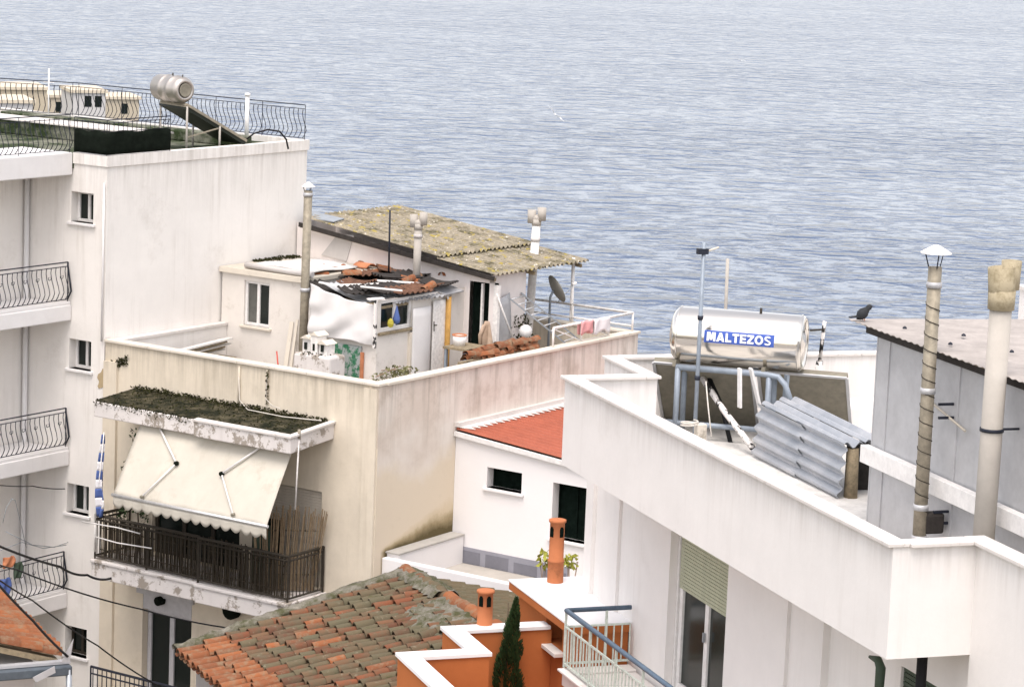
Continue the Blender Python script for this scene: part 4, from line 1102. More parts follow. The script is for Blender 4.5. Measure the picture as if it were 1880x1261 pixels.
# white pipe guard rail round the corner of the terrace
GR = thing('guard_rail', FB, (7.5, .3, 0), 'white-painted pipe guard rail at the far corner of the beige terrace', 'guard rail')
zr_ = FB.on(1130, 596, v=.08).z
q0 = FB.on(1016, 612, v=.08).x
ends = [(q0, .08), (uB - .1, .08), (uB - .1, 2.9)]
zt_ = .42
MB().tube([(ends[0][0], .08, zt_), (ends[1][0], .08, zt_), (ends[2][0], 2.9, zt_)], .026, 7).build('top_rail', 'white_paint', GR)
MB().tube([(ends[1][0], .08, .16), (ends[2][0], 2.9, .16)], .02, 6).build('lower_rail', 'white_paint', GR)
for u, v in ((q0, .08), ((q0 * 2 + uB) / 3, .08), ((q0 + uB * 2) / 3, .08), (uB - .1, .08), (uB - .1, 1.5), (uB - .1, 2.9)):
    MB().tube([(u, v, .05), (u, v, zt_)], .024, 6).build('post', 'white_paint', GR)
for k in range(2):
    u0 = q0 + (uB - q0) / 3 * k
    MB().tube([(u0, .08, .4), (u0 + (uB - q0) / 3, .08, .07)], .012, 5).build('brace', 'white_paint', GR)
def cloth(name, mat, x, label, w, dz):
    u0 = FB.on(x, 600, v=.05).x
    t = thing(name, FB, (u0, .05, .1), label, 'cloth')
    def fn(i, j):
        return V(u0 + w * j + .02 * math.sin(i * 4 + j * 6), .08 + (.035 if i < .5 else -.035) + .02 * math.sin(j * 11 + i * 5), zt_ + .03 - abs(i - .5) * 2 * dz * (1 + .15 * math.sin(j * 9)))
    MB().grid(fn, 12, 10).build('cloth', mat, t, solid=.012)
cloth('hung_cloth', 'pink_cloth', 1066, 'pink cloth hung over the white guard rail', .45, .24)
cloth('hung_cloth', 'white_cloth', 1090, 'white cloth hung over the guard rail beside the pink one', .6, .28)
t = thing('crates', FB, (7.2, 2.2, FLOOR), 'jumble of pale boards and dry plants under the corrugated eave', 'boards')
for i in range(5): MB().bar((6.7 + i * .22, 1.9 + jit(.1), FLOOR), (6.9 + i * .2, 2.3, .15 + jit(.2)), .16, .02).build('board', 'wood_old' if i % 2 else 'pale_board', t)
mb = MB(); leaves(mb, (6.7, 1.6, .1), (.35, .2, .3), 160, .05); mb.build('foliage', 'moss_tuft', t)

# ================================================================== white lean-to house with red roof
uD = 2.35
zD0 = FB.on(829, 791, u=uD).z; pD = FB.on(1040, 848, u=uD)
sl = (zD0 - pD.z) / (0 - pD.y)     # fall per metre along -v
zD = lambda v: zD0 + sl * v
D = thing('white_house', FB, (4, -2.5, GZ), 'small white house with red ribbed roof and two dark openings, leaning on the beige wall', 'house')
o1a, o1b = FB.on(895, 853, u=uD), FB.on(957, 906, u=uD)
o2a, o2b = FB.on(1016, 879, u=uD), FB.on(1079, 1000, u=uD)
vDr = -5.2; FT = FB.on(860, 1034, u=uD).z
ops = [(o1b.y, o1a.y, o1b.z, o1a.z - .04, .28), (o2b.y, o2a.y, o2b.z, o2a.z - .06, .28)]
mb = MB(); mb.wall('u', uD, vDr, -.004, GZ, zD(vDr), ops)
mb.add([(uD, -.004, zD(vDr)), (uD, vDr, zD(vDr)), (uD, -.004, zD(0))], [(0, 1, 2)])
mb.wall('v', vDr, uD, 8, GZ, zD(vDr)); mb.wall('u', 8, vDr, -.004, GZ, zD(vDr))
mb.build('wall', 'white_d', D)
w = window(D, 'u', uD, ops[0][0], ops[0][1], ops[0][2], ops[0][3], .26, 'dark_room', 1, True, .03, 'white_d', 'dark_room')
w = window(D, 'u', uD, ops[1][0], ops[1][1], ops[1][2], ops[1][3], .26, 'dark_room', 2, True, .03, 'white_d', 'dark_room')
rf = MB().bar((uD - .05, -.01, zD(0) - .02), (uD - .05, vDr, zD(vDr) - .02), .06, .08).build('roof', 'white_frame', D)
ns = 6; w_ = (8.0 - (uD - .02)) / ns
for i in range(ns):
    u0 = uD - .02 + i * w_
    MB().corr((u0, -.02, zD(-.02) + .06), (0, vDr - .1, zD(vDr - .12) - zD(-.02)), (w_ - .005, 0, 0), .19, .040, .006).build('roof_sheet', 'red_sheet', rf)
# mortar flashing with saw-tooth edge
pts = [V(uD - .03, -.001, zD(0) + .10)]
k = int((8 - uD) / .19)
low = []
for i in range(k):
    u = uD + i * .19
    low += [V(u, -.16 - .02 * random.random(), zD(-.16) + .098), V(u + .12, -.33 - jit(.03), zD(-.33) + .098)]
MB().prism([V(uD - .03, -.002, zD(0) + .1), *low, V(8, -.002, zD(0) + .1)], (0, 0, .012)).build('flashing', 'coping_white', D)
MB().bar((uD - .03, -.05, zD(0) + .14), (8, -.05, zD(0) + .14), .1, .08).build('flashing', 'coping_white', D)
# grey bitumen upstand, patched
MB().box(uD - .022, uD - .003, -2.55, -.12, FT - .0, FT + .30).build('upstand', 'bitumen', D)
for i in range(4):
    v0 = -.15 - i * .62; MB().box(uD - .028, uD - .0225, v0 - .5, v0, FT + .01, FT + .22 + jit(.05)).build('patch', 'bitumen_dark', D)
# its front terrace with white parapet
fp0 = FB.on(705, 1024, v=-.05); uP = fp0.x; zP = fp0.z
T = thing('terrace_wall', FB, (uP, -2, GZ), 'low white terrace wall in front of the white lean-to house', 'wall')
MB().box(uP, uP + .14, -4.2, -.004, GZ, zP).build('wall', 'white_d', T, bevel=.015)
MB().box(uP + .14, uD - .031, -4.2, -.28, FT - .3, FT).build('floor', 'terrace_floor', T)
z1, z2 = FB.on(712, 1014, v=-.02).z, FB.on(838, 976, v=-.02).z
MB().hexa([(uP + .14, -.28, GZ + 10), (uD - .031, -.28, GZ + 10), (uD - .031, -.004, GZ + 10), (uP + .14, -.004, GZ + 10), (uP + .14, -.28, z1), (uD - .031, -.28, z2), (uD - .031, -.004, z2), (uP + .14, -.004, z1)]).build('side_kerb', 'white_d', T, bevel=.01)
MB().hexa([(uP + .1, -.3, z1 + .002), (uD - .031, -.3, z2 + .002), (uD - .031, -.004, z2 + .002), (uP + .1, -.004, z1 + .002), (uP + .1, -.3, z1 + .03), (uD - .031, -.3, z2 + .03), (uD - .031, -.004, z2 + .03), (uP + .1, -.004, z1 + .03)]).build('kerb_cap', 'cement', T)
# damp stain creeping up the beige side wall from that kerb
m = MATS['beige_side']; n_, l_ = nodes_of(m)
prev = n_['Principled BSDF'].inputs['Base Color'].links[0].from_socket
xx = sepz(m)
tt = ramp(m, xx[0], uP - 3.0, uD - 3.0)
zk = ramp(m, xx[0], uP - 3.0, uD - 3.0, z1 - GZ, z2 - GZ)
hh_ = ramp(m, xx[0], uP - 3.0, uD - 3.0, 0.10, 0.62)
ee = mul(m, mul(m, xx[2], zk, 'SUBTRACT'), hh_, 'DIVIDE')
ee = mul(m, ee, mul(m, mul(m, nz(m, 2.5, 6, 0.65), 0.5, 'SUBTRACT'), 0.8), 'ADD')
inn = mul(m, ramp(m, xx[0], uP - 3.05, uP - 2.9), ramp(m, xx[0], uD - 2.95, uD - 3.0))
c = mixc(m, mul(m, mul(m, ramp(m, ee, 1.15, 0.55), inn), 0.55), prev, (0.42, 0.30, 0.10))
c = mixc(m, mul(m, mul(m, ramp(m, ee, 0.85, 0.25), inn), 0.9), c, (0.075, 0.058, 0.024))
setc(m, c)
# yellow-green plants on that terrace
for px, py, hh, lab in ((1002, 1040, .34, 'yellow-green plant left of the tall orange chimney'), (1048, 1042, .24, 'small leafy plant right of the tall orange chimney')):
    p = FB.on(px, py, u=uP + .6)
    t = thing('terrace_plant', FB, (p.x, p.y, FT), lab, 'plant', 'plants on the white terrace')
    mb = MB(); leaves(mb, (p.x, p.y, p.z + .12), (.12, .16, hh * .55), 60, .055); mb.build('foliage', 'leaf_yellow', t)
    mb = MB()
    for k in range(5): mb.tube([(p.x, p.y, FT), (p.x + jit(.08), p.y + jit(.12), p.z + hh * random.uniform(.2, .6))], .008, 4)
    mb.build('stem', 'dry_stem', t)

# ================================================================== old tiled house
PT = math.tan(math.radians(14.0))
def inC(p):   # E-frame point in the coordinates of the white building
    d = FE.world(p) - FC.o
    return V(d.dot(FC.u), d.dot(FC.v), d.z)
def keepE(u, v):
    c_ = inC(V(u, v, 0))
    if c_.x < -1.0: return c_.y > 10.75
    if c_.x < .15: return c_.y > 11.85
    return c_.y > 13.0
EH = thing('tiled_house', FE, (-1, -2, -13), 'old house with mossy terracotta barrel-tile roof, bottom centre', 'house')
UE = -3.97
zE = lambda u: u * PT if u < 0 else -u * PT
MB().box(UE + .32, 3.2, -6.0, -.12, -13, zE(UE) - .02).build('wall', 'grey_wall', EH)
mb = MB()
st_ = .16
u = UE + .06
while u < 3.3:
    v = 0.0
    while v > -6.6:
        if keepE(u + .08, v - .16):
            a_, b_2, c_, d_ = [V(x, y, zE(x) - .085) for x, y in ((u, v), (u + st_, v), (u + st_, v - st_), (u, v - st_))]
            mb.quad(a_, b_2, c_, d_)
        v -= st_
    u += st_
rf = mb.build('roof', 'wood_old', EH, solid=.05)
def tile_geo(L, r0, r1, t_=.016, n=6):
    mb = MB(); vo = []; vi = []
    for j, (x, r) in enumerate(((0, r0), (L, r1))):
        for i in range(n + 1):
            a_ = PI * i / n; vo.append(V(x, math.cos(a_) * r, math.sin(a_) * r * 1.05)); vi.append(V(x, math.cos(a_) * (r - t_), math.sin(a_) * (r - t_) * 1.05))
    k = n + 1
    mb.add(vo, [(i, i + 1, k + i + 1, k + i) for i in range(n)], True)
    mb.add(vo[:k] + vi[:k], [(i, i + 1, k + i + 1, k + i) for i in range(n)])
    return mb
tg_old = tile_geo(.40, .092, .070).mesh('tile'); tg_old.materials.append(MATS['tile_old'])
tg_new = tile_geo(.46, .095, .076).mesh('tile'); tg_new.materials.append(MATS['tile_new'])
def tile_rot(up, yaw, roll): return Matrix.Rotation(yaw, 3, 'Z') @ Matrix.Rotation(-up, 3, 'Y') @ Matrix.Rotation(roll, 3, 'X')
CW = .212
slope = math.radians(14.0)
rows = []
u = UE - .02; k = 0
while u < -.30:
    rows.append((u, k)); u += (.40 if k < 2 else .285) * math.cos(slope); k += 1
stuff_mb = MB(); count = 0; allt = []
for u, k in rows:
    for j in range(27):
        v = -.12 - CW * (j + .5)
        if not keepE(u + .1, v - .12): continue
        allt.append((u, v, k))
def vis(u, v): return (u + 4.0) * .2 + (-v)       # nearest to the lens first
allt.sort(key=lambda q: -( q[1] > -4.9) * 10)
def scatter_tile(u, v, k, individual):
    du, dv = jit(.045), jit(.016); dz = random.uniform(-.012, .024) + (.0 if k < 2 else jit(.012))
    p = V(u + du, v + dv, zE(u + du) + .0 + dz)
    up = slope - math.radians(4.5) + jit(.045); rot = tile_rot(up, jit(.09), jit(.14))
    me = tg_new if (k < 2 or random.random() < .05) else tg_old
    if individual: inst('tile', me, rf, p, rot)
    else:
        o_ = len(stuff_mb.v)
        for q in me.vertices: stuff_mb.v.append(rot @ q.co + p)
        for f_ in me.polygons: stuff_mb.f.append([o_ + x for x in f_.vertices]); stuff_mb.sm.append(f_.use_smooth)
for i, (u, v, k) in enumerate(allt): scatter_tile(u, v, k, i < 296)
# far slope and pans: too many / hidden, joined
for r in range(9):
    for j in range(16):
        u, v = .12 + r * .27, -.12 - CW * (j + .5)
        if not keepE(u + .3, v - .12): continue
        p = V(u + .30, v, zE(u + .3) + jit(.01)); rot = Matrix.Rotation(PI + jit(.04), 3, 'Z') @ Matrix.Rotation(-slope + .05, 3, 'Y')
        o_ = len(stuff_mb.v)
        for q in tg_old.vertices: stuff_mb.v.append(rot @ q.co + p)
        for f_ in tg_old.polygons: stuff_mb.f.append([o_ + x for x in f_.vertices]); stuff_mb.sm.append(f_.use_smooth)
o = stuff_mb.build('roof_tiles', 'tile_old', rf); o['kind'] = 'stuff'
pan = MB()
for u, k in rows:
    for j in range(27):
        v = -.12 - CW * j
        if not keepE(u + .1, v - .12): continue
        L = .42
        pan.grid(lambda i, jj: V(u + L * i, v + .085 * math.cos(PI * jj), zE(u + L * i) - .045 - .03 * math.sin(PI * jj) + .015 * (1 - i)), 1, 4)
o = pan.build('pan_tiles', 'tile_old', rf); o['kind'] = 'stuff'
# ridge caps and verge of mortar, cement repair
for j in range(22):
    v = .02 - j * .30
    if not keepE(.1, v - .15): continue
    inst('ridge_tile', tg_new if random.random() < .5 else tg_old, rf, V(0 + jit(.02), v, .045 + jit(.012)), Matrix.Rotation(-PI / 2 + jit(.06), 3, 'Z'), (1, 1.25, 1.2))
def lump(path, w, h, mat, name, n=26, seg=6):
    pts = [Vector(p) for p in path]; L = len(pts) - 1
    rnd = [[random.uniform(.75, 1.25) for _ in range(seg + 1)] for _ in range(n + 1)]
    def fn(i, j):
        t2 = i * L; k_2 = min(int(t2), L - 1); p = lerp(pts[k_2], pts[k_2 + 1], t2 - k_2); d = (pts[k_2 + 1] - pts[k_2]).normalized()
        s = d.cross(V(0, 0, 1)).normalized(); a_ = PI * j
        rr = rnd[int(round(i * n))][int(round(j * seg))]
        return p + s * (math.cos(a_) * w * rr) + V(0, 0, math.sin(a_) * h * rr - .04)
    return MB().grid(fn, n, seg).build(name, mat, rf)
lump([(UE - .02, -.03, zE(UE) + .03), (-2.9, -.02, zE(-2.9) + .05), (-1.5, -.03, zE(-1.5) + .05), (-.02, -.03, .05)], .14, .11, 'mortar', 'verge_mortar', 40)
lump([(.02, .05, .03), (.02, -.9, .06), (0, -1.7, .05)], .24, .12, 'mortar', 'ridge_mortar', 30)
# cement patch with lichen
rp_ = {}
def cpatch(i, j):
    u, v = -.95 + .95 * i, -1.5 - 1.7 * j
    key = (round(i * 14), round(j * 20)); rp_.setdefault(key, random.uniform(-.02, .05))
    e = min(1, min(i, 1 - i) * 6 + (i > .5), j * 5, (1 - j) * 5) ; sh = .45 * (1 - i) * abs(j - .55)
    return V(min(u + sh, .02), v, zE(min(u + sh, 0)) + (.055 + rp_[key]) * max(.0, e) + .02)
MB().grid(cpatch, 14, 20).build('cement_patch', 'mortar', rf)

# ================================================================== tiled roof at the lower left
FGG = Frame(CAMP + ray(110, 1203) * 40, 25.0)
GH = thing('tiled_house', FGG, (-1.5, 1.5, -10), 'orange barrel-tile roof corner with grey gutter, bottom left corner', 'house')
MB().box(-6, -.35, .12, 6, -10, -.1).build('wall', 'grey_wall', GH)
sG = math.tan(math.radians(16))
rg = MB().hexa([(-4, .02, 4 * sG - .14), (-.02, .02, -.14), (-.02, 6, -.14), (-4, 6, 4 * sG - .14), (-4, .02, 4 * sG - .06), (-.02, .02, -.06), (-.02, 6, -.06), (-4, 6, 4 * sG - .06)]).build('roof', 'wood_old', GH)
for r in range(7):
    for j in range(22):
        u, v = -r * .33 * .96, .12 + j * .225
        inst('tile', tg_new, rg, V(u + jit(.015) + .05, v + jit(.01), -u * sG - .0 + jit(.008)), Matrix.Rotation(PI + jit(.03), 3, 'Z') @ Matrix.Rotation(-math.radians(13.5) + jit(.02), 3, 'Y') @ Matrix.Rotation(jit(.05), 3, 'X'), (1, 1.1, 1.1))
lm = MB().grid(lambda i, j: V(.0 + .05 * math.cos(PI * j), .02 + 5.5 * i, .02 + .04 * math.sin(PI * j) + .012 * math.sin(i * 97)), 60, 4).build('eave_mortar', 'mortar', rg)
# box gutter along the near verge, with a flashing piece
MB().box(-4, .12, -.24, -.02, -.24, -.10).build('gutter', 'gutter_grey', GH, bevel=.02)
MB().box(-4, .12, -.14, -.02, -.09, -.05).build('gutter_lip', 'galva_pale', GH)
MB().add([FGG.on(112, 1215, v=-.3), FGG.on(135, 1172, v=-.3), FGG.on(128, 1215, v=-.3)], [(0, 1, 2)]).build('flashing', 'galva_pale', GH, solid=.01)
MB().tube([(.08, -.2, -.15), (.1, -.2, -3)], .045, 8).build('downpipe', 'galva', GH)
MB().add([FGG.on(60, 1243, v=-.35), FGG.on(100, 1222, v=-.35), FGG.on(102, 1234, v=-.35), FGG.on(66, 1252, v=-.35)], [(0, 1, 2, 3)]).build('flashing', 'galva_pale', GH, solid=.01)

# ================================================================== orange house
zF = -3.9
FH = thing('orange_house', FC, (.3, 10, -15), 'orange rendered house with white marble copings and two round chimneys', 'house')
k1, k2, k3, k4 = (FC.on(728, 1196, z=zF), FC.on(906, 1191, z=zF), FC.on(828, 1150, z=zF), FC.on(945, 1143, z=zF))
u1, u3 = k1.x, (k2.x + k3.x) / 2
vA1, vA2 = (k1.y + k2.y) / 2, (k3.y + k4.y) / 2
T_ = .24
mb = MB()
mb.box(u1, u1 + T_, 4, vA1, -15, zF - .05)
mb.box(u1 + T_, u3 - .0, vA1 - T_, vA1, -15, zF - .05)
mb.box(u3 - T_, u3, vA1 + .0, vA2 - T_, -15, zF - .05)
mb.box(u3 - T_, .3, vA2 - T_, vA2, -15, zF - .05)
mb.box(u1 + T_, u3, 4, vA1 - T_, -15, zF - 1.1)
mb.box(u3, .3, 7.5, vA2 - T_, -15, zF - 1.35)
ub, vb0, vb1, zb = .30, 10.2, 12.75, -3.6
wo = (FC.on(1034, 1140, u=ub).y, FC.on(1003, 1140, u=ub).y, FC.on(1020, 1192, u=ub).z + .05, FC.on(1003, 1112, u=ub).z, .35)
mb.wall('u', ub, vb0, vb1, -15, zb - .14, [wo])
mb.wall('v', vb0, ub, 1.1, -15, zb - .14); mb.wall('v', vb1, ub, 2.5, -15, zb - .14)
mb.box(ub - .14, 2.5, vb0 - .05, vb1 + .1, zb - .14, zb - .02)
mb.build('wall', 'orange', FH, bevel=.006)
MB().box(ub - .15, 2.5, vb0 - .06, vb1 + .11, zb - .018, zb + .012).build('roof', 'marble', FH, bevel=.006)
w = window(FH, 'u', ub, wo[0], wo[1], wo[2], wo[3], .33, 'brown_iron', 1, False, .05)
MB().box(ub - .16, ub + .28, wo[0] - .12, wo[1] + .12, wo[2] - .06, wo[2] - .002).build('sill', 'coping_white', FH, bevel=.006)
# mitred copings, joint by joint
def cop(pts):
    MB().prism([V(x, y, zF - .048) for x, y in pts], (0, 0, .055)).build('coping', 'marble', FH, bevel=.004)
e = .03; I, O = T_ + e, -e
cop([(u1 - e, vA1 + e), (u1 - e, 8.2), (u1 + I, 8.2), (u1 + I, vA1 - T_ - e)])
cop([(u1 - e, 8.196), (u1 - e, 4), (u1 + I, 4), (u1 + I, 8.196)])
cop([(u1 - e + .003, vA1 + e), (u1 + I + .003, vA1 - T_ - e), (u3 + e, vA1 - T_ - e), (u3 - T_ - e, vA1 + e)])
cop([(u3 + e, vA1 - T_ - e + .004), (u3 + e, vA2 - T_ - e), (u3 - T_ - e, vA2 + e), (u3 - T_ - e, vA1 + e + .004)])
cop([(u3 + e + .004, vA2 - T_ - e), (.27, vA2 - T_ - e), (.27, vA2 + e), (u3 - T_ - e + .004, vA2 + e)])
def pot_chimney(p, h, r, holes):
    o = MB().lathe(p, (0, 0, 1), [(0, r * 1.08), (h * .33, r * 1.06), (h * .33, r * 1.12), (h * .36, r * 1.12), (h * .37, r), (h - .045, r * .98), (h - .04, r * 1.16), (h - .005, r * 1.16), (h, r * 1.05), (h, 0)], 20).build('chimney', 'terracotta_pipe', FH)
    for a_ in holes:
        d = V(math.cos(a_), math.sin(a_), 0); s = V(-d.y, d.x, 0); c_ = p + V(0, 0, h * .82)
        g = r * .30; q = c_ + d * (r * .80)
        pts = [q + s * g - V(0, 0, .085), q - s * g - V(0, 0, .085), q - s * g + V(0, 0, .04), q - s * g * .5 + V(0, 0, .075), q + s * g * .5 + V(0, 0, .075), q + s * g + V(0, 0, .04)]
        MB().prism(pts, d * (r * .215)).build('smoke_slot', 'dark_room', o)
    return o
c1 = FC.on(888, 1182, z=zF - .3); hh = FC.on(897, 1082, v=c1.y).z - c1.z
pot_chimney(V(c1.x, c1.y, c1.z), hh, .115, (-2.5, -1.4))
c2 = FC.on(1019, 1068, z=zb + .01); hh = FC.on(1025, 953, v=c2.y).z - c2.z
pot_chimney(c2, hh, .115, (-2.75, -1.25))
# cypress in a clay pot
zp = zF - 1.35
cy = FC.on(928, 1236, u=-.42)
CY = thing('potted_cypress', FC, (-.42, cy.y, zp), 'slim dark green cypress in a clay pot beside the orange wall', 'tree')
MB().lathe((-.42, cy.y, zp), (0, 0, 1), [(0, 0), (0, .14), (.3, .2), (.34, .21), (.34, .18), (.3, .17), (.29, 0)], 18).build('pot', 'clay', CY)
tip = FC.on(948, 1098, u=-.42); H_ = tip.z - zp - .3
MB().tube([(-.42, cy.y, zp + .25), (-.42, cy.y, zp + .3 + H_ * .9)], [.03, .008], 6).build('trunk', 'bark', CY)
mb = MB()
for _ in range(5200):
    t2 = random.random() ** 1.25; a_ = random.uniform(0, 2 * PI); prof = .235 * (1 - t2) ** .72 * (min(1, t2 * 6 + .45)) * (1 + .22 * math.sin(a_ * 3 + t2 * 17) + .12 * math.sin(a_ * 7 + t2 * 31))
    rr = prof * random.uniform(.55, 1.0) ** .5
    p = V(-.42 + rr * math.cos(a_), cy.y + rr * math.sin(a_) + (tip.y - cy.y) * t2, zp + .3 + H_ * t2)
    d = V(math.cos(a_) * .5, math.sin(a_) * .5, 1.0).normalized(); b_2 = d.cross(V(jit(1), jit(1), jit(1))).normalized(); s = .03 * random.uniform(.6, 1.4)
    mb.add([p - d * s, p + b_2 * s * .35, p + d * s * 1.3, p - b_2 * s * .35], [(0, 1, 2, 3)])
mb.build('crown', 'leaf_cypress', CY)
t = thing('dry_shrub', FC, (-.8, cy.y + .6, zp), 'dry twiggy shrub in the gap behind the cypress', 'shrub')
mb = MB()
for _ in range(40): mb.tube([(-.75, cy.y + .6, zp), (-.75 + jit(.25), cy.y + .6 + jit(.2), zp + random.uniform(.5, 1.15))], .006, 3, caps=False)
o = mb.build('twigs', 'dry_stem', t); o['kind'] = 'stuff'
mb = MB(); leaves(mb, (-.75, cy.y + .6, zp + .55), (.25, .25, .45), 260, .035); mb.build('foliage', 'moss_tuft', t)

# ================================================================== white building on the right
FL = -.95
u2, v2_, uW_ = 1.02, 10.35, 1.12
vEnd, vBk = 12.0, 11.9
CB = thing('apartment_building', FC, (3, 4, -15), 'large white building at right with deep plain parapet and roller-shuttered balcony door', 'apartment building')
zSo = -1.25
mb = MB()
mb.box(0, .16, .16, v2_, zSo, 0)                       # parapet to the left
mb.box(0, u2, 0, .16, zSo, 0)                           # short return
mb.box(u2, u2 + .16, -6, -.0, -15, 0)                    # right part, full height
mb.box(.16, 1.36, v2_ - .16, v2_, FL, 0)
mb.box(1.2, 1.36, v2_, vBk - .16, FL, 0)
mb.box(1.2, 8, vBk - .16, vBk, FL, 0)
mb.box(.16, 8, .16, v2_ - .16, zSo, FL); mb.box(1.36, 8, v2_ - .16, vBk - .16, zSo, FL); mb.box(u2 + .16, 8, -6, .16, zSo, FL)
da0, da1 = FC.on(1338, 1035, u=uW_).y, FC.on(1232, 985, u=uW_).y
ga0, ga1 = FC.on(1456, 1120, u=uW_).y, FC.on(1446, 1120, u=uW_).y
gb0, gb1 = FC.on(1546, 1170, u=uW_).y, FC.on(1512, 1150, u=uW_).y
ZB = FC.on(1035, 1232, u=0).z
doorC = (da0, da1, ZB, zSo - .25, .22)
sh0, sh1 = FC.on(1722, 1261, u=uW_).y, FC.on(1655, 1222, u=uW_).y
shop = (sh0, sh1, -3.6, FC.on(1655, 1221, u=uW_).z, .08)
mb.wall('u', uW_, .0, vEnd, -15, zSo, [doorC, (ga0, ga1, -15, zSo - .01, .05, 1), (gb0, gb1, -15, zSo - .01, .10, 1), shop])
mb.wall('v', vEnd, uW_, 3, -15, zSo)
mb.box(uW_ - .06, uW_ - .001, vEnd - .25, vEnd + .05, -15, zSo - .005)     # corner strip
mb.box(uW_ - .05, uW_ - .001, FC.on(1142, 950, u=uW_).y, vEnd - .6, -15, zSo - .005)
mb.build('wall', 'white_c', CB)
coping_run(CB, (.06, v2_ + .03, 0), (.06, -.03, 0), .26, .002, .045, 'coping_white', 1.3)
coping_run(CB, (.19, .06, 0), (u2 - .07, .06, 0), .26, .002, .045, 'coping_white', .9)
coping_run(CB, (u2 + .06, .19, 0), (u2 + .06, -6, 0), .26, .002, .045, 'coping_white', 1.3)
coping_run(CB, (.19, v2_ - .1, 0), (1.16, v2_ - .1, 0), .26, .002, .045, 'coping_white', 1.1)
coping_run(CB, (1.28, v2_ - .23, 0), (1.28, vBk + .03, 0), .24, .002, .045, 'coping_white', 1.3)
coping_run(CB, (1.40, vBk - .08, 0), (8, vBk - .08, 0), .24, .002, .045, 'coping_white', 1.3)
MB().box(1.36, 8, .2, vBk - .161, FL + .003, FL + .02).box(.161, 1.36, .2, v2_ - .161, FL + .003, FL + .02).build('roof', 'pale_board', CB)
# balcony door: roller shutter half down, white frame
zst = FC.on(1255, 1085, u=uW_ + .1).z
da2 = FC.on(1255, 985, u=uW_ + .15).y
dr = window(CB, 'u', uW_, da0 + .01, da2, ZB + .02, zSo - .26, .2, 'white_frame', 2, False, .10)
sb = MB().box(uW_ + .155, uW_ + .165, da0 + .01, da2 + .02, zst, zSo - .26).build('shutter', 'shutter_green', CB)
sm_ = MB().box(-.012, .012, 0, da2 + .02 - da0 - .02, 0, .043).mesh('slat'); sm_.materials.append(MATS['shutter_green'])
z = zst
while z < zSo - .30:
    inst('slat', sm_, sb, V(uW_ + .145, da0 + .01, z)); z += .05
MB().box(uW_ + .10, uW_ + .128, (da0 + da2) / 2 - .02, (da0 + da2) / 2 + .02, ZB + .95, ZB + 1.08).build('handle', 'galva', dr)
MB().box(uW_ + .12, uW_ + .19, da2 + .03, da1 - .004, ZB, zSo - .255).build('shutter_guide', 'white_frame', CB)
sb = MB().box(uW_ + .06, uW_ + .07, sh0 + .01, sh1 - .01, -3.59, shop[3] - .01).build('shutter', 'shutter_dark', CB)
sm2 = MB().box(-.012, .014, 0, sh1 - sh0 - .03, 0, .045).mesh('slat'); sm2.materials.append(MATS['shutter_dark'])
for i in range(30): inst('slat', sm2, sb, V(uW_ + .042, sh0 + .015, shop[3] - .06 - i * .055))
# balcony of that door
bs_ = MB().box(0, uW_ - .062, 3, 9.95, ZB - .22, ZB - .02).box(-.06, .16, 3, 10.0, ZB - .016, ZB + .02).box(.164, uW_ - .062, 9.72, 10.0, ZB - .016, ZB + .02).build('balcony', 'coping_white', CB, bevel=.01)
hr = FC.on(1040, 1120, u=.05)
hR = hr.z - ZB; vr = hr.y
mb = MB()
mb.tube([(.05, 3, hr.z), (.05, vr, hr.z), (uW_ - .07, vr, hr.z)], .036, 8)
r = mb.build('handrail', 'blue_rail', CB)
mb = MB(); mb.bar((.05, 3, ZB + hR * .72), (.05, vr, ZB + hR * .72), .025, .025).bar((.05, vr, ZB + hR * .72), (uW_ - .07, vr, ZB + hR * .72), .025, .025)
mb.bar((.05, 3, ZB + .08), (.05, vr, ZB + .08), .03, .03).bar((.05, vr, ZB + .08), (uW_ - .07, vr, ZB + .08), .03, .03)
rr = mb.build('railing', 'mint_rail', CB)
bm_ = MB().box(-.009, .009, -.009, .009, 0, hR * .72 - .09).mesh('baluster'); bm_.materials.append(MATS['mint_rail'])
pm_ = MB().box(-.016, .016, -.016, .016, 0, hR - .03).mesh('post'); pm_.materials.append(MATS['mint_rail'])
v = vr; i = 0
while v > 3.1:
    inst('post' if i % 8 == 0 else 'baluster', pm_ if i % 8 == 0 else bm_, rr, V(.05, v, ZB + (.02 if i % 8 == 0 else .085))); v -= .125; i += 1
for i in range(1, 9):
    inst('post' if i == 5 else 'baluster', pm_ if i == 5 else bm_, rr, V(.05 + i * .125, vr, ZB + (.02 if i == 5 else .085)))
# dark pipes under the corner
t = thing('downpipe', FC, tuple(FC.on(1612, 1261, u=.7)), 'dark green hooked drainpipe under the corner of white parapet', 'drainpipe')
MB().tube([FC.on(1597, 1205, u=.7), FC.on(1612, 1211, u=.7), FC.on(1617, 1225, u=.7), FC.on(1611, 1300, u=.7)], [.02, .05, .06, .05], 10).build('pipe', 'shutter_dark', t)
t = thing('flue_pipe', FC, tuple(FC.on(1690, 1300, u=.7)), 'black flue pipe rising to the underside of white parapet', 'chimney pipe')
p = FC.on(1690, 1261, u=.7); MB().tube([(p.x, p.y, zSo - .0), (p.x, p.y, -6)], .06, 12).build('pipe', 'cable_black', t)

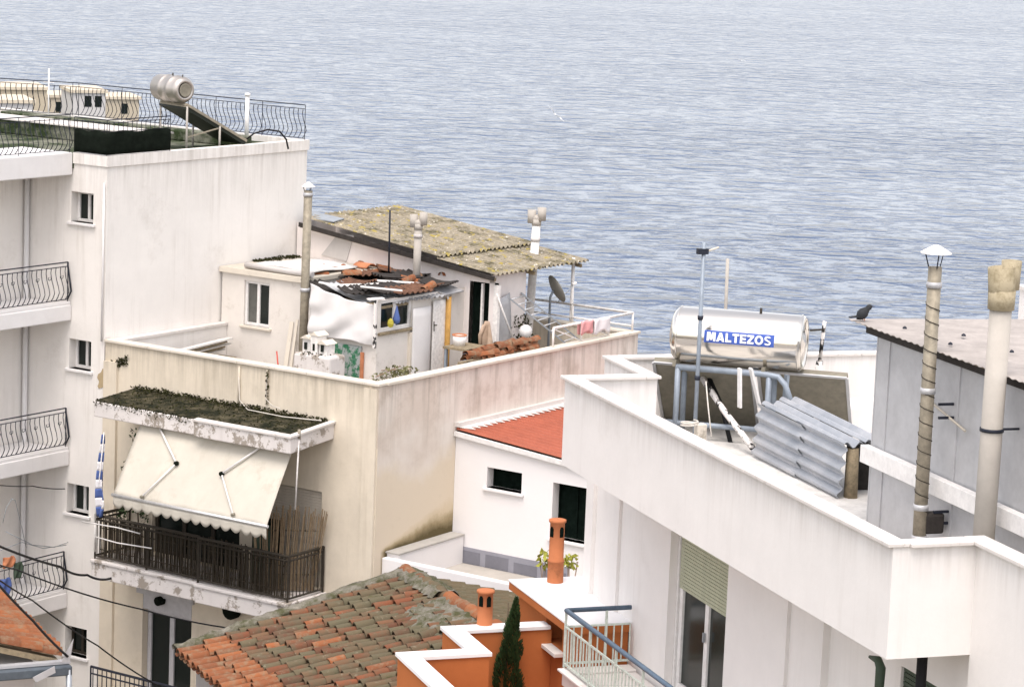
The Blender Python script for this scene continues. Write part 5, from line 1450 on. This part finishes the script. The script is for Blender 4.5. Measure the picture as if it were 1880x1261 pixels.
# ------------------------------------------------ steel tank with its collectors
z_t = .56
tL, tR = FC.on(1246, 612, z=z_t), FC.on(1474, 630, z=z_t)
axc = (tR - tL).normalized(); ctr = (tL + tR) / 2; hl = (tR - tL).length / 2
nrm = V(-axc.y, axc.x, 0); nrm = nrm if nrm.y > 0 else -nrm      # away from the lens
RT = .405
W2 = thing('solar_water_heater', FC, (ctr.x, ctr.y, FL), 'big shiny steel solar tank with blue lettered label, on the right roof', 'water heater')
MB().lathe(ctr, axc, [(-hl - .10, 0), (-hl - .095, RT * .5), (-hl - .06, RT * .82), (-hl, RT * .97), (-hl + .05, RT), (0, RT + .003), (hl - .05, RT), (hl, RT * .98), (hl + .03, RT * .93), (hl + .02, RT * .88), (hl - .015, RT * .8), (hl + .0, RT * .5), (hl + .03, RT * .3), (hl + .04, 0)], 56).build('tank', 'chrome', W2)
for k in (-1, 1): MB().lathe(ctr + axc * k * hl * .97, axc, [(-.012, RT + .002), (-.008, RT + .008), (.008, RT + .008), (.012, RT + .002)], 56).build('seam', 'chrome', W2)
MB().tube([ctr + axc * .28 + V(0, 0, RT - .01), ctr + axc * .28 + V(0, 0, RT + .06)], .02, 8).build('valve', 'brown_iron', W2)
# label bent round the drum
lc = FC.on(1362, 624, z=z_t)
s0 = (lc - ctr).dot(axc); th0 = math.radians(8)
def onTank(x, th, off):
    return ctr + axc * (s0 + x) + (-nrm * math.cos(th) + V(0, 0, math.sin(th))) * (RT + off)
lw = .51; lh = math.radians(12.5)
lab = MB()
lab.grid(lambda i, j: onTank(-lw + 2 * lw * i, th0 - lh + 2 * lh * j, .008), 12, 8)
lab.build('label_plate', 'sign_blue', W2)
SW = .25
def bar_poly(a_, b_2, w):   # slanted stroke with level ends
    return [(a_[0] - w / 2, a_[1]), (a_[0] + w / 2, a_[1]), (b_2[0] + w / 2, b_2[1]), (b_2[0] - w / 2, b_2[1])]
def rect(x0, x1, y0, y1): return [(x0, y0), (x1, y0), (x1, y1), (x0, y1)]
def ring(cx, cy, rx, ry, a0, a1, n, w):
    out = []
    for k in range(n):
        q_ = []
        for a_, f2 in ((a0 + (a1 - a0) * k / n, 1), (a0 + (a1 - a0) * (k + 1) / n, 1), (a0 + (a1 - a0) * (k + 1) / n, 0), (a0 + (a1 - a0) * k / n, 0)):
            q_.append((cx + math.cos(a_) * (rx - (0 if f2 else w)), cy + math.sin(a_) * (ry - (0 if f2 else w * .92))))
        out.append(q_)
    return out
LET = {
 'M': (1.0, [rect(0, SW, 0, 1), rect(1 - SW, 1, 0, 1), bar_poly((SW + .02, 1), (.5, .12), .27), bar_poly((.98 - SW, 1), (.5, .12), .27)]),
 'A': (.92, [bar_poly((.13, 0), (.46, 1), .27), bar_poly((.79, 0), (.46, 1), .27), rect(.28, .64, .18, .38)]),
 'L': (.68, [rect(0, SW, 0, 1), rect(SW, .68, 0, .24)]),
 'T': (.76, [rect(0, .76, .77, 1), rect(.38 - SW / 2, .38 + SW / 2, 0, .77)]),
 'E': (.70, [rect(0, SW, 0, 1), rect(SW, .70, 0, .22), rect(SW, .66, .40, .60), rect(SW, .70, .78, 1)]),
 'Z': (.76, [rect(0, .76, .78, 1), rect(0, .76, 0, .22), [(0, .22), (.32, .22), (.76, .78), (.44, .78)]]),
 'O': (.96, ring(.48, .5, .48, .52, 0, 2 * PI, 22, SW)),
 'S': (.78, ring(.39, .735, .37, .285, -.1 + .5, 1.5 * PI, 12, .2) + ring(.39, .265, .38, .285, .5 * PI, -PI + .35, 12, .2)),
}
mb = MB(); x = 0; adv = []
for ch_ in 'MALTEZOS': adv.append(x); x += LET[ch_][0] + .10
tot = x - .10; kk = 0
for ch_, x0 in zip('MALTEZOS', adv):
    for poly in LET[ch_][1]:
        kk += 1
        mb.add([onTank(((px_ + x0) / tot - .5) * lw * 1.84, th0 + (py_ - .5) * lh * 1.40, .021 + (kk % 4) * .0004) for px_, py_ in poly], [tuple(range(len(poly)))])
mb.build('lettering', 'sign_white', W2)
# collectors behind/below
ct0 = FC.on(1208, 657, z=.08)
ct0 = ctr - axc * (ctr - ct0).dot(axc) + nrm * .0
def cpt(s, d): return V(ctr.x, ctr.y, .10) + axc * s + nrm * (.05 + d * .95) + V(0, 0, -1.03 * d)
cn = (cpt(1, 0) - cpt(0, 0)).cross(cpt(0, 1) - cpt(0, 0)).normalized()
if cn.dot(nrm) > 0: cn = -cn
sA = (FC.on(1210, 657, z=.1) - ctr).dot(axc)
for a_, b_2 in ((sA, sA + 1.45), (sA + 1.55, sA + 2.85)):
    o = MB().prism([cpt(a_, 0), cpt(b_2, 0), cpt(b_2, 1), cpt(a_, 1)], -cn * .09).build('collector', 'panel_back', W2)
    g = MB()
    for p, q in (((a_, 0), (a_, 1)), ((b_2, 0), (b_2, 1)), ((a_, 0), (b_2, 0)), ((a_, 1), (b_2, 1))):
        g.bar(cpt(*p) + cn * .012, cpt(*q) + cn * .012, .045, .02, cn)
    g.build('frame', 'galva_pale', o)
def rod(name, pts, r_, mat, n=8): return MB().tube(pts, r_, n).build(name, mat, W2)
f_ = lambda s, d, z: V(ctr.x + axc.x * s - nrm.x * d, ctr.y + axc.y * s - nrm.y * d, z)
rod('support_rail', [f_(-hl + .05, .34, .12), f_(hl * .45, .34, .12), f_(hl * .70, .36, .10), f_(hl * .82, .4, 0), f_(hl * 1.0, .5, -.35)], .045, 'blue_pipe')
rod('support_rail', [f_(-hl + .05, -.20, .12), f_(hl * .9, -.20, .12)], .045, 'blue_pipe')
rod('lower_rail', [f_(-hl - .15, .34, -.70), f_(hl * .5, .34, -.70)], .04, 'blue_pipe')
for s in (-hl + .08, hl * .55):
    for d in (.34, -.20): rod('leg', [f_(s, d, .12), f_(s, d, FL)], .045, 'blue_pipe')
for s in (-hl + .02, hl * .45): MB().bar(f_(s, .36, .17), f_(s, -.25, .17), .05, .08).build('cradle', 'panel_back', W2)
rod('lagged_pipe', [FC.on(1290, 695, u=2.3), FC.on(1330, 755, u=2.35), FC.on(1382, 822, u=2.4)], .045, 'lagging')
rod('lagged_pipe', [FC.on(1300, 690, u=2.4), FC.on(1325, 745, u=2.45), FC.on(1350, 850, u=2.5)], .035, 'cable_black')
for x0, x1 in ((1358, 1358), (1378, 1395)):
    a_, b_2 = FC.on(x0, 676, v=9.4), FC.on(x1, 748, v=9.4)
    MB().bar(a_, b_2, .1, .03).build('brace', 'white_frame', W2)
MB().bar(FC.on(1445, 688, v=9.6), FC.on(1440, 745, v=9.6), .1, .04).build('brace', 'blue_pipe', W2)
# lagged riser right of the tank
t = thing('lagged_riser', FC, tuple(FC.on(1497, 735, u=3.9)), 'flaking black and white riser pipe right of the shiny tank', 'pipe')
a_, b_2 = FC.on(1514, 590, u=3.9), FC.on(1496, 735, u=3.9)
MB().tube([a_, lerp(a_, b_2, .5)], .03, 8).build('pipe', 'lagging', t)
q = lerp(a_, b_2, .5); MB().tube([q, b_2, V(b_2.x, b_2.y, FL)], [.05, .09, .09], 10).build('lagging', 'lagging', t)
MB().tube([a_ + V(0, 0, -.12), a_ + V(-.25, -.05, -.12)], .015, 6).build('branch', 'brown_iron', t)
# masts
a_, b_2 = FC.on(1293, 445, u=1.9), FC.on(1276, 780, u=1.9)
t = thing('aerial_mast', FC, (b_2.x, b_2.y, FL), 'blue-grey aerial mast standing in front of the shiny tank', 'mast')
MB().tube([a_, a_ + (b_2 - a_) * ((a_.z - FL) / (a_.z - b_2.z))], .03, 10).build('mast', 'blue_pipe', t)
MB().box(a_.x - .1, a_.x + .06, a_.y - .04, a_.y + .04, a_.z - .17, a_.z - .09).build('clamp', 'iron', t)
MB().tube([a_ + V(.05, 0, -.13), a_ + V(.22, -.02, -.07)], .015, 6).build('arm', 'coping_cream', t)
for k in (.41, .74): p = lerp(a_, b_2, k); MB().lathe(p, (0, 0, 1), [(-.03, .031), (-.03, .042), (.03, .042), (.03, .031)], 10).build('clamp', 'iron', t)
a_, b_2 = FC.on(1336, 475, u=3.6), FC.on(1333, 552, u=3.6)
t = thing('thin_mast', FC, (b_2.x, b_2.y, FL), 'thin pale mast behind the shiny tank', 'mast')
MB().tube([a_, b_2, V(b_2.x, b_2.y, FL)], .028, 8).build('mast', 'asbestos_pipe', t)
t = thing('cable_coil', FC, tuple(FC.on(1275, 790, z=.0)), 'loose white cable and junction box at the foot of the aerial mast', 'cable')
MB().tube([FC.on(1296, 700, u=1.85), FC.on(1300, 745, u=1.8), FC.on(1306, 800, u=1.75)], .010, 5).build('cable', 'cable_white', t)
c_ = FC.on(1278, 785, u=.9)
MB().tube([c_ + V(.12 * math.cos(k * .7) - .1, .10 * math.sin(k * .7), .02 + k * .004) for k in range(20)], .012, 5).build('coil', 'cable_white', t)
MB().box(c_.x - .02, c_.x + .12, c_.y - .10, c_.y + .03, c_.z - .2, c_.z + .06).build('junction_box', 'coping_cream', t, bevel=.01)
# small roof vent block by the far parapet
t = thing('low_upstand', FC, (4.9, 10.8, FL), 'low white block on the roof between tank and metal shed', 'block')
MB().box(4.3, 5.6, 10.4, 11.2, FL, -.55).build('block', 'white_c', t, bevel=.015)

# ------------------------------------------------ corrugated iron enclosure
KX = thing('iron_enclosure', FC, (2.8, 7.5, FL), 'small enclosure of corrugated iron sheets between the tank and metal shed', 'enclosure')
p0, p1, p2 = FC.on(1392, 742, z=-.14), FC.on(1556, 820, z=-.22), FC.on(1607, 800, z=-.18)
ue, ve0, ve1 = 2.42, p1.y, p0.y + .1
wd = p2.x - p1.x
for k in range(2):
    MB().corr((ue + k * wd * .5, ve0 + jit(.03), -.20 + .03 * k), (0, ve1 - ve0 + jit(.1), .06), (wd * .54, 0, .0), .20, .042, .008, 6, 3).build('top_sheet', 'galva_rust', KX)
for k in range(2):
    MB().corr((ue - .03 - .012 * k, ve0 + .02 + k * (ve1 - ve0) * .48, FL + .03), (0, (ve1 - ve0) * .54, .02), (0.06, 0, .74), .175, .038, .008, 6, 3).build('side_sheet', 'galva_rust', KX)
p = FC.on(1577, 830, z=-.28)
MB().tube([(p.x, ve0 + .1, -.26), (p.x + .01, ve0 + .1, FL)], [.085, .095], 9).build('post', 'wood_old', KX)
MB().box(p.x + .12, p.x + .5, ve0 + .5, ve0 + .53, FL, -.25).build('dark_inside', 'black_sheet', KX)  # black panel standing for the dark inside of the enclosure
MB().tube([(ue + wd, ve0 + .2, -.26), (ue + wd, ve0 + .2, FL)], .05, 8).build('post', 'wood_old', KX)

# ------------------------------------------------ metal shed
uH, vH = 2.1, 4.78
zt2 = 1.52
MS = thing('metal_shed', FC, (4, 1, FL), 'pale sheet-metal shed with ribbed roof on the right roof', 'shed')
pv = vH; i = 0
while pv > -4.5:
    w_ = .92 if i else .34
    MB().box(uH, uH + .03, pv - w_ + .006, pv - .006, FL, zt2).build('wall_panel', 'galva_pale', MS, bevel=.004)
    MB().box(uH - .015, uH - .001, pv - w_ - .02, pv - w_ + .02, FL, zt2 - .01).build('seam', 'galva_pale', MS)
    pv -= w_; i += 1
MB().box(uH, 6, vH - .0, vH + .03, FL, zt2).build('end_wall', 'galva_pale', MS)
MB().bar((uH - .09, vH + .02, .0), (uH - .09, -4.5, .0), .12, .22).build('beam', 'white_frame', MS, bevel=.006)
MB().bar((uH - .05, vH + .2, zt2 + .035), (uH - .05, -4.5, zt2 + .035), .06, .085).build('eave_batten', 'black_sheet', MS)
rfm = MB().hexa([(uH - .1, -4.5, zt2 + .08), (6, -4.5, zt2 + .01), (6, vH + .3, zt2 + .01), (uH - .1, vH + .3, zt2 + .08), (uH - .1, -4.5, zt2 + .095), (6, -4.5, zt2 + .03), (6, vH + .3, zt2 + .03), (uH - .1, vH + .3, zt2 + .095)]).build('roof', 'wood_old', MS)
v = vH + .36; 
while v > -4.5:
    MB().corr((uH - .24 + jit(.01), v - .8, zt2 + .135), (4.0, 0, -.06), (0, .84, 0), .16, .007, .008).build('roof_sheet', 'shed_roof', rfm); v -= .8
for k in range(8):
    u, v = uH + .1 + .5 * (k % 2), vH - .5 - k * .6
    MB().lathe((u, v, zt2 + .155), (0, 0, 1), [(0, .03), (.02, .025), (.035, 0)], 8).build('bolt', 'iron', rfm)
MB().tube([(uH - .02, vH - 1.35, .98), (uH - .06, vH - 1.9, .9), (uH - .06, vH - 2.5, .78)], .015, 5).build('hose', 'old_stone', MS)
for z, v in ((1.02, 3.0), (.86, 2.98), (-.28, 2.95), (-.42, 2.95)):
    MB().bar((uH - .2, v - .28, z), (uH, v - .28, z), .03, .03).build('bracket', 'iron', MS)
# pigeon
bp = FC.on(1591, 585, u=1.9)
BD = thing('pigeon', FC, (uH - .12, vH + .22, zt2 + .155), 'small dark bird perched on the left corner of shed roof', 'bird')
bz = zt2 + .16; bx_, by_ = uH - .12, vH + .22
c_ = V(bx_, by_, bz + .085); ax_ = V(.62, -.25, .74).normalized()
MB().lathe(c_ - ax_ * .12, ax_, [(0, .004), (.03, .04), (.08, .068), (.13, .066), (.17, .045), (.195, .034), (.22, .038), (.245, .03), (.26, .006)], 12).build('body', 'bird_dark', BD)
hd = c_ + ax_ * .12
MB().tube([hd, hd + V(.06, -.02, -.005)], [.012, .002], 6).build('beak', 'brown_iron', BD)
MB().prism([c_ - ax_ * .05 + V(0, .04, .0), c_ - ax_ * .05 + V(0, -.04, .0), c_ + V(-.19, -.03, -.05), c_ + V(-.19, .03, -.05)], (0, 0, -.014)).build('tail', 'bird_dark', BD)
for s in (-1, 1): MB().tube([c_ + V(.0, .025 * s, -.05), c_ + V(.01, .025 * s, -.10)], .006, 4).build('leg', 'clay', BD)

# chimney pipes in front of the shed
t, a_, b_2 = flue('flue_pipe', FC, ((1717, 490), (1687, 990)), dict(u=1.75), .082, 'galva_old', 'tall metal flue wrapped in wire with conical cap, before the metal shed', FL, bands=(.06, .41, .80, .905))
mb = MB(); N_ = 15
mb.tube([lerp(a_, b_2, .10 + .72 * k / (N_ * 8)) + V(math.cos(k * PI / 4), math.sin(k * PI / 4), 0) * .088 for k in range(N_ * 8 + 1)], .006, 4)
mb.build('wire', 'brown_iron', t)
MB().lathe(a_ + V(0, 0, .16), (0, 0, 1), [(0, .185), (.012, .185), (.05, .12), (.10, .03), (.105, 0)], 20).build('cap', 'white_paint', t)
for k in range(3):
    g = V(math.cos(k * 2.1 + .3), math.sin(k * 2.1 + .3), 0); MB().tube([a_ + g * .07 - V(0, 0, .04), a_ + g * .13 + V(0, 0, .165)], .008, 4).build('stay', 'iron', t)
MB().box(a_.x + .03, a_.x + .3, a_.y - .1, a_.y + .1, -.55, -.30).build('clean_out', 'black_sheet', t, bevel=.03)
t, a_, b_2 = flue('flue_pipe', FC, ((1838, 560), (1806, 985)), dict(u=1.75), .125, 'asbestos_pipe', 'thick grey cement chimney pipe with elbow cowl at the right edge', FL, bands=(), n=18)
MB().lathe(a_ - V(0, 0, .05), (0, 0, 1), [(0, .126), (0, .15), (.22, .155), (.22, .13), (.28, .13)], 18).build('collar', 'cowl_stone', t)
q = a_ + V(0, 0, .10)
MB().lathe(q, (-.08, 0, 1), [(-.02, .12), (.02, .15), (.33, .155), (.33, .13), (.25, .13), (.25, 0)], 18).build('cowl', 'cowl_stone', t)
MB().tube([q + V(0, 0, .14), q + V(.1, .06, .16), q + V(.15, .09, .18)], .085, 14).lathe(q + V(.155, .10, .06), (0, 0, 1), [(0, .09), (0, .105), (.33, .115), (.33, .095), (.2, .09), (.2, 0)], 16).build('cowl', 'cowl_stone', t)
MB().lathe(lerp(a_, b_2, .42), (0, 0, 1), [(-.02, .127), (-.02, .138), (.02, .138), (.02, .127)], 18).build('clamp', 'iron', t)
MB().tube([lerp(a_, b_2, .42), lerp(a_, b_2, .42) + V(.35, 0, 0)], .015, 6).build('wall_tie', 'iron', t)
MB().tube([(b_2.x + .05, b_2.y, -.45), (b_2.x + .25, b_2.y - .32, -.5)], .14, 12).build('elbow', 'old_stone', t)
# white house seen beyond the far right edge
t = thing('white_hut', FC, (8.2, 6.8, FL), 'bright white rooftop hut peeping out behind the cement pipe', 'hut')
p = FC.on(1872, 560, u=8.0)
MB().box(8.05, 10, p.y - 2.5, p.y + .12, -6, FC.on(1872, 532, u=8.0).z).build('wall', 'white_c', t, bevel=.01)
MB().box(8.0, 10, p.y - 2.6, p.y + .2, FC.on(1872, 532, u=8.0).z + .002, FC.on(1872, 532, u=8.0).z + .06).build('roof', 'coping_white', t)

# ================================================================== lower balcony, cables, laundry, gulls
r0_, r1_ = FB.on(160, 1218, u=-1.0), FB.on(272, 1252, u=-1.0)
zl = (r0_.z + r1_.z) / 2 - .85
LB = thing('balcony_railing', FB, (-1, 4.5, zl), 'dark iron railing of the lower balcony at the bottom left', 'railing')
MB().box(-1.08, -.01, 3.0, 5.75, zl - .3, zl).build('slab', 'peeling', LB)
railing(LB, [V(-1.0, 5.7, zl), V(-1.0, 3.1, zl)], .85, .11, straight_mesh(.78, .013, 'iron'), 'iron', [V(-1, 5.7, zl), V(-1, 4.4, zl), V(-1, 3.1, zl)], .024, .72, .05, 6)
def cable(label, pts, r=.011, mat='cable_black', sag=.0):
    W_ = [CAMP + ray(x, y) * d for x, y, d in pts]
    t = thing('overhead_cable', FW, tuple(W_[0]), label, 'cable')
    P_ = []
    for a_, b_2 in zip(W_[:-1], W_[1:]):
        for k in range(8): q = lerp(a_, b_2, k / 8); P_.append(q - V(0, 0, sag * 4 * (k / 8) * (1 - k / 8)))
    P_.append(W_[-1])
    MB().tube(P_, r, 5).build('cable', mat, t)
cable('thick black cable sagging to the balcony slab corner at left', ((-60, 975, 42), (110, 1040, 47), (160, 1055, 48.5), (205, 1061, 48.6)), .022, sag=.05)
cable('long black cable crossing low over the beige wall towards the tiled roof', ((-60, 1005, 40), (29, 1045, 43), (260, 1118, 46), (470, 1158, 46.6)), .014, sag=.05)
cable('thin black cable running steeply down past the glazed door', ((-40, 1035, 39), (60, 1102, 42), (180, 1185, 45), (290, 1258, 46)), .013, sag=.03)
cable('black cable along the tile edge at the bottom left', ((-20, 1052, 39.5), (60, 1138, 39.6), (125, 1205, 39.7)), .020, sag=.02)
cable('short thin cable under the lowest left balcony', ((-20, 888, 46), (60, 892, 50), (119, 897, 51.5)), .010, sag=.02)
t = thing('clothes_line', FB, (-2, vBal - .3, zb0 - 2 * STO), 'bent wire clothes frame above the lowest left balcony railing', 'clothes line')
yv = vBal - .12
for pl in (((10, 975), (60, 1000), (100, 1004), (125, 995)), ((0, 1010), (40, 995), (80, 1006), (122, 1000)), ((20, 915), (28, 918), (38, 960), (48, 1005)), ((5, 960), (12, 930), (22, 916))):
    MB().tube([FB.on(x, y, v=yv) for x, y in pl], .008, 4).build('wire', 'galva', t)
for (x, y, w_, h_, mat, lab) in ((16, 1022, .28, .2, 'clay', 'orange cloth hung on the lowest left balcony'), (33, 1032, .2, .3, 'shutter_dark', 'dark green cloth hung beside the orange one'), (8, 1062, .3, .35, 'blue_cloth', 'blue cloth hung low on the lowest left balcony')):
    p = FB.on(x, y, v=vBal - .08)
    t = thing('laundry', FB, tuple(p), lab, 'cloth')
    MB().grid(lambda i, j: p + V(-w_ / 2 + w_ * j + .02 * math.sin(i * 5), .03 * math.sin(j * 9 + i * 4), -h_ * i), 8, 10).build('cloth', mat, t, solid=.012)
def gull(x, y, d, span, label, roll):
    p = CAMP + ray(x, y) * d; F = Frame(p, 15)
    t = thing('gull', F, (0, 0, 0), label, 'bird')
    MB().lathe((0, -.25, 0), (0, 1, .05), [(0, .01), (.08, .05), (.22, .08), (.36, .06), (.44, .05), (.5, .01)], 10).build('body', 'bird_white', t)
    for s in (-1, 1):
        q = Matrix.Rotation(roll, 3, 'Y')
        pts = [q @ V(0.05 * s, -.10, .03), q @ V(span * .25 * s, -.02, .14), q @ V(span * .5 * s, -.16, .08), q @ V(span * .48 * s, -.2, .08), q @ V(span * .24 * s, .14, .13), q @ V(.05 * s, .12, .03)]
        MB().prism(pts, (0, 0, .015)).build('wing', 'bird_white', t)
gull(1019, 211, 190, 1.6, 'white gull gliding over the sea left of centre', .75)
gull(1361, 112, 330, 1.0, 'tiny far gull skimming high on the sea', .2)
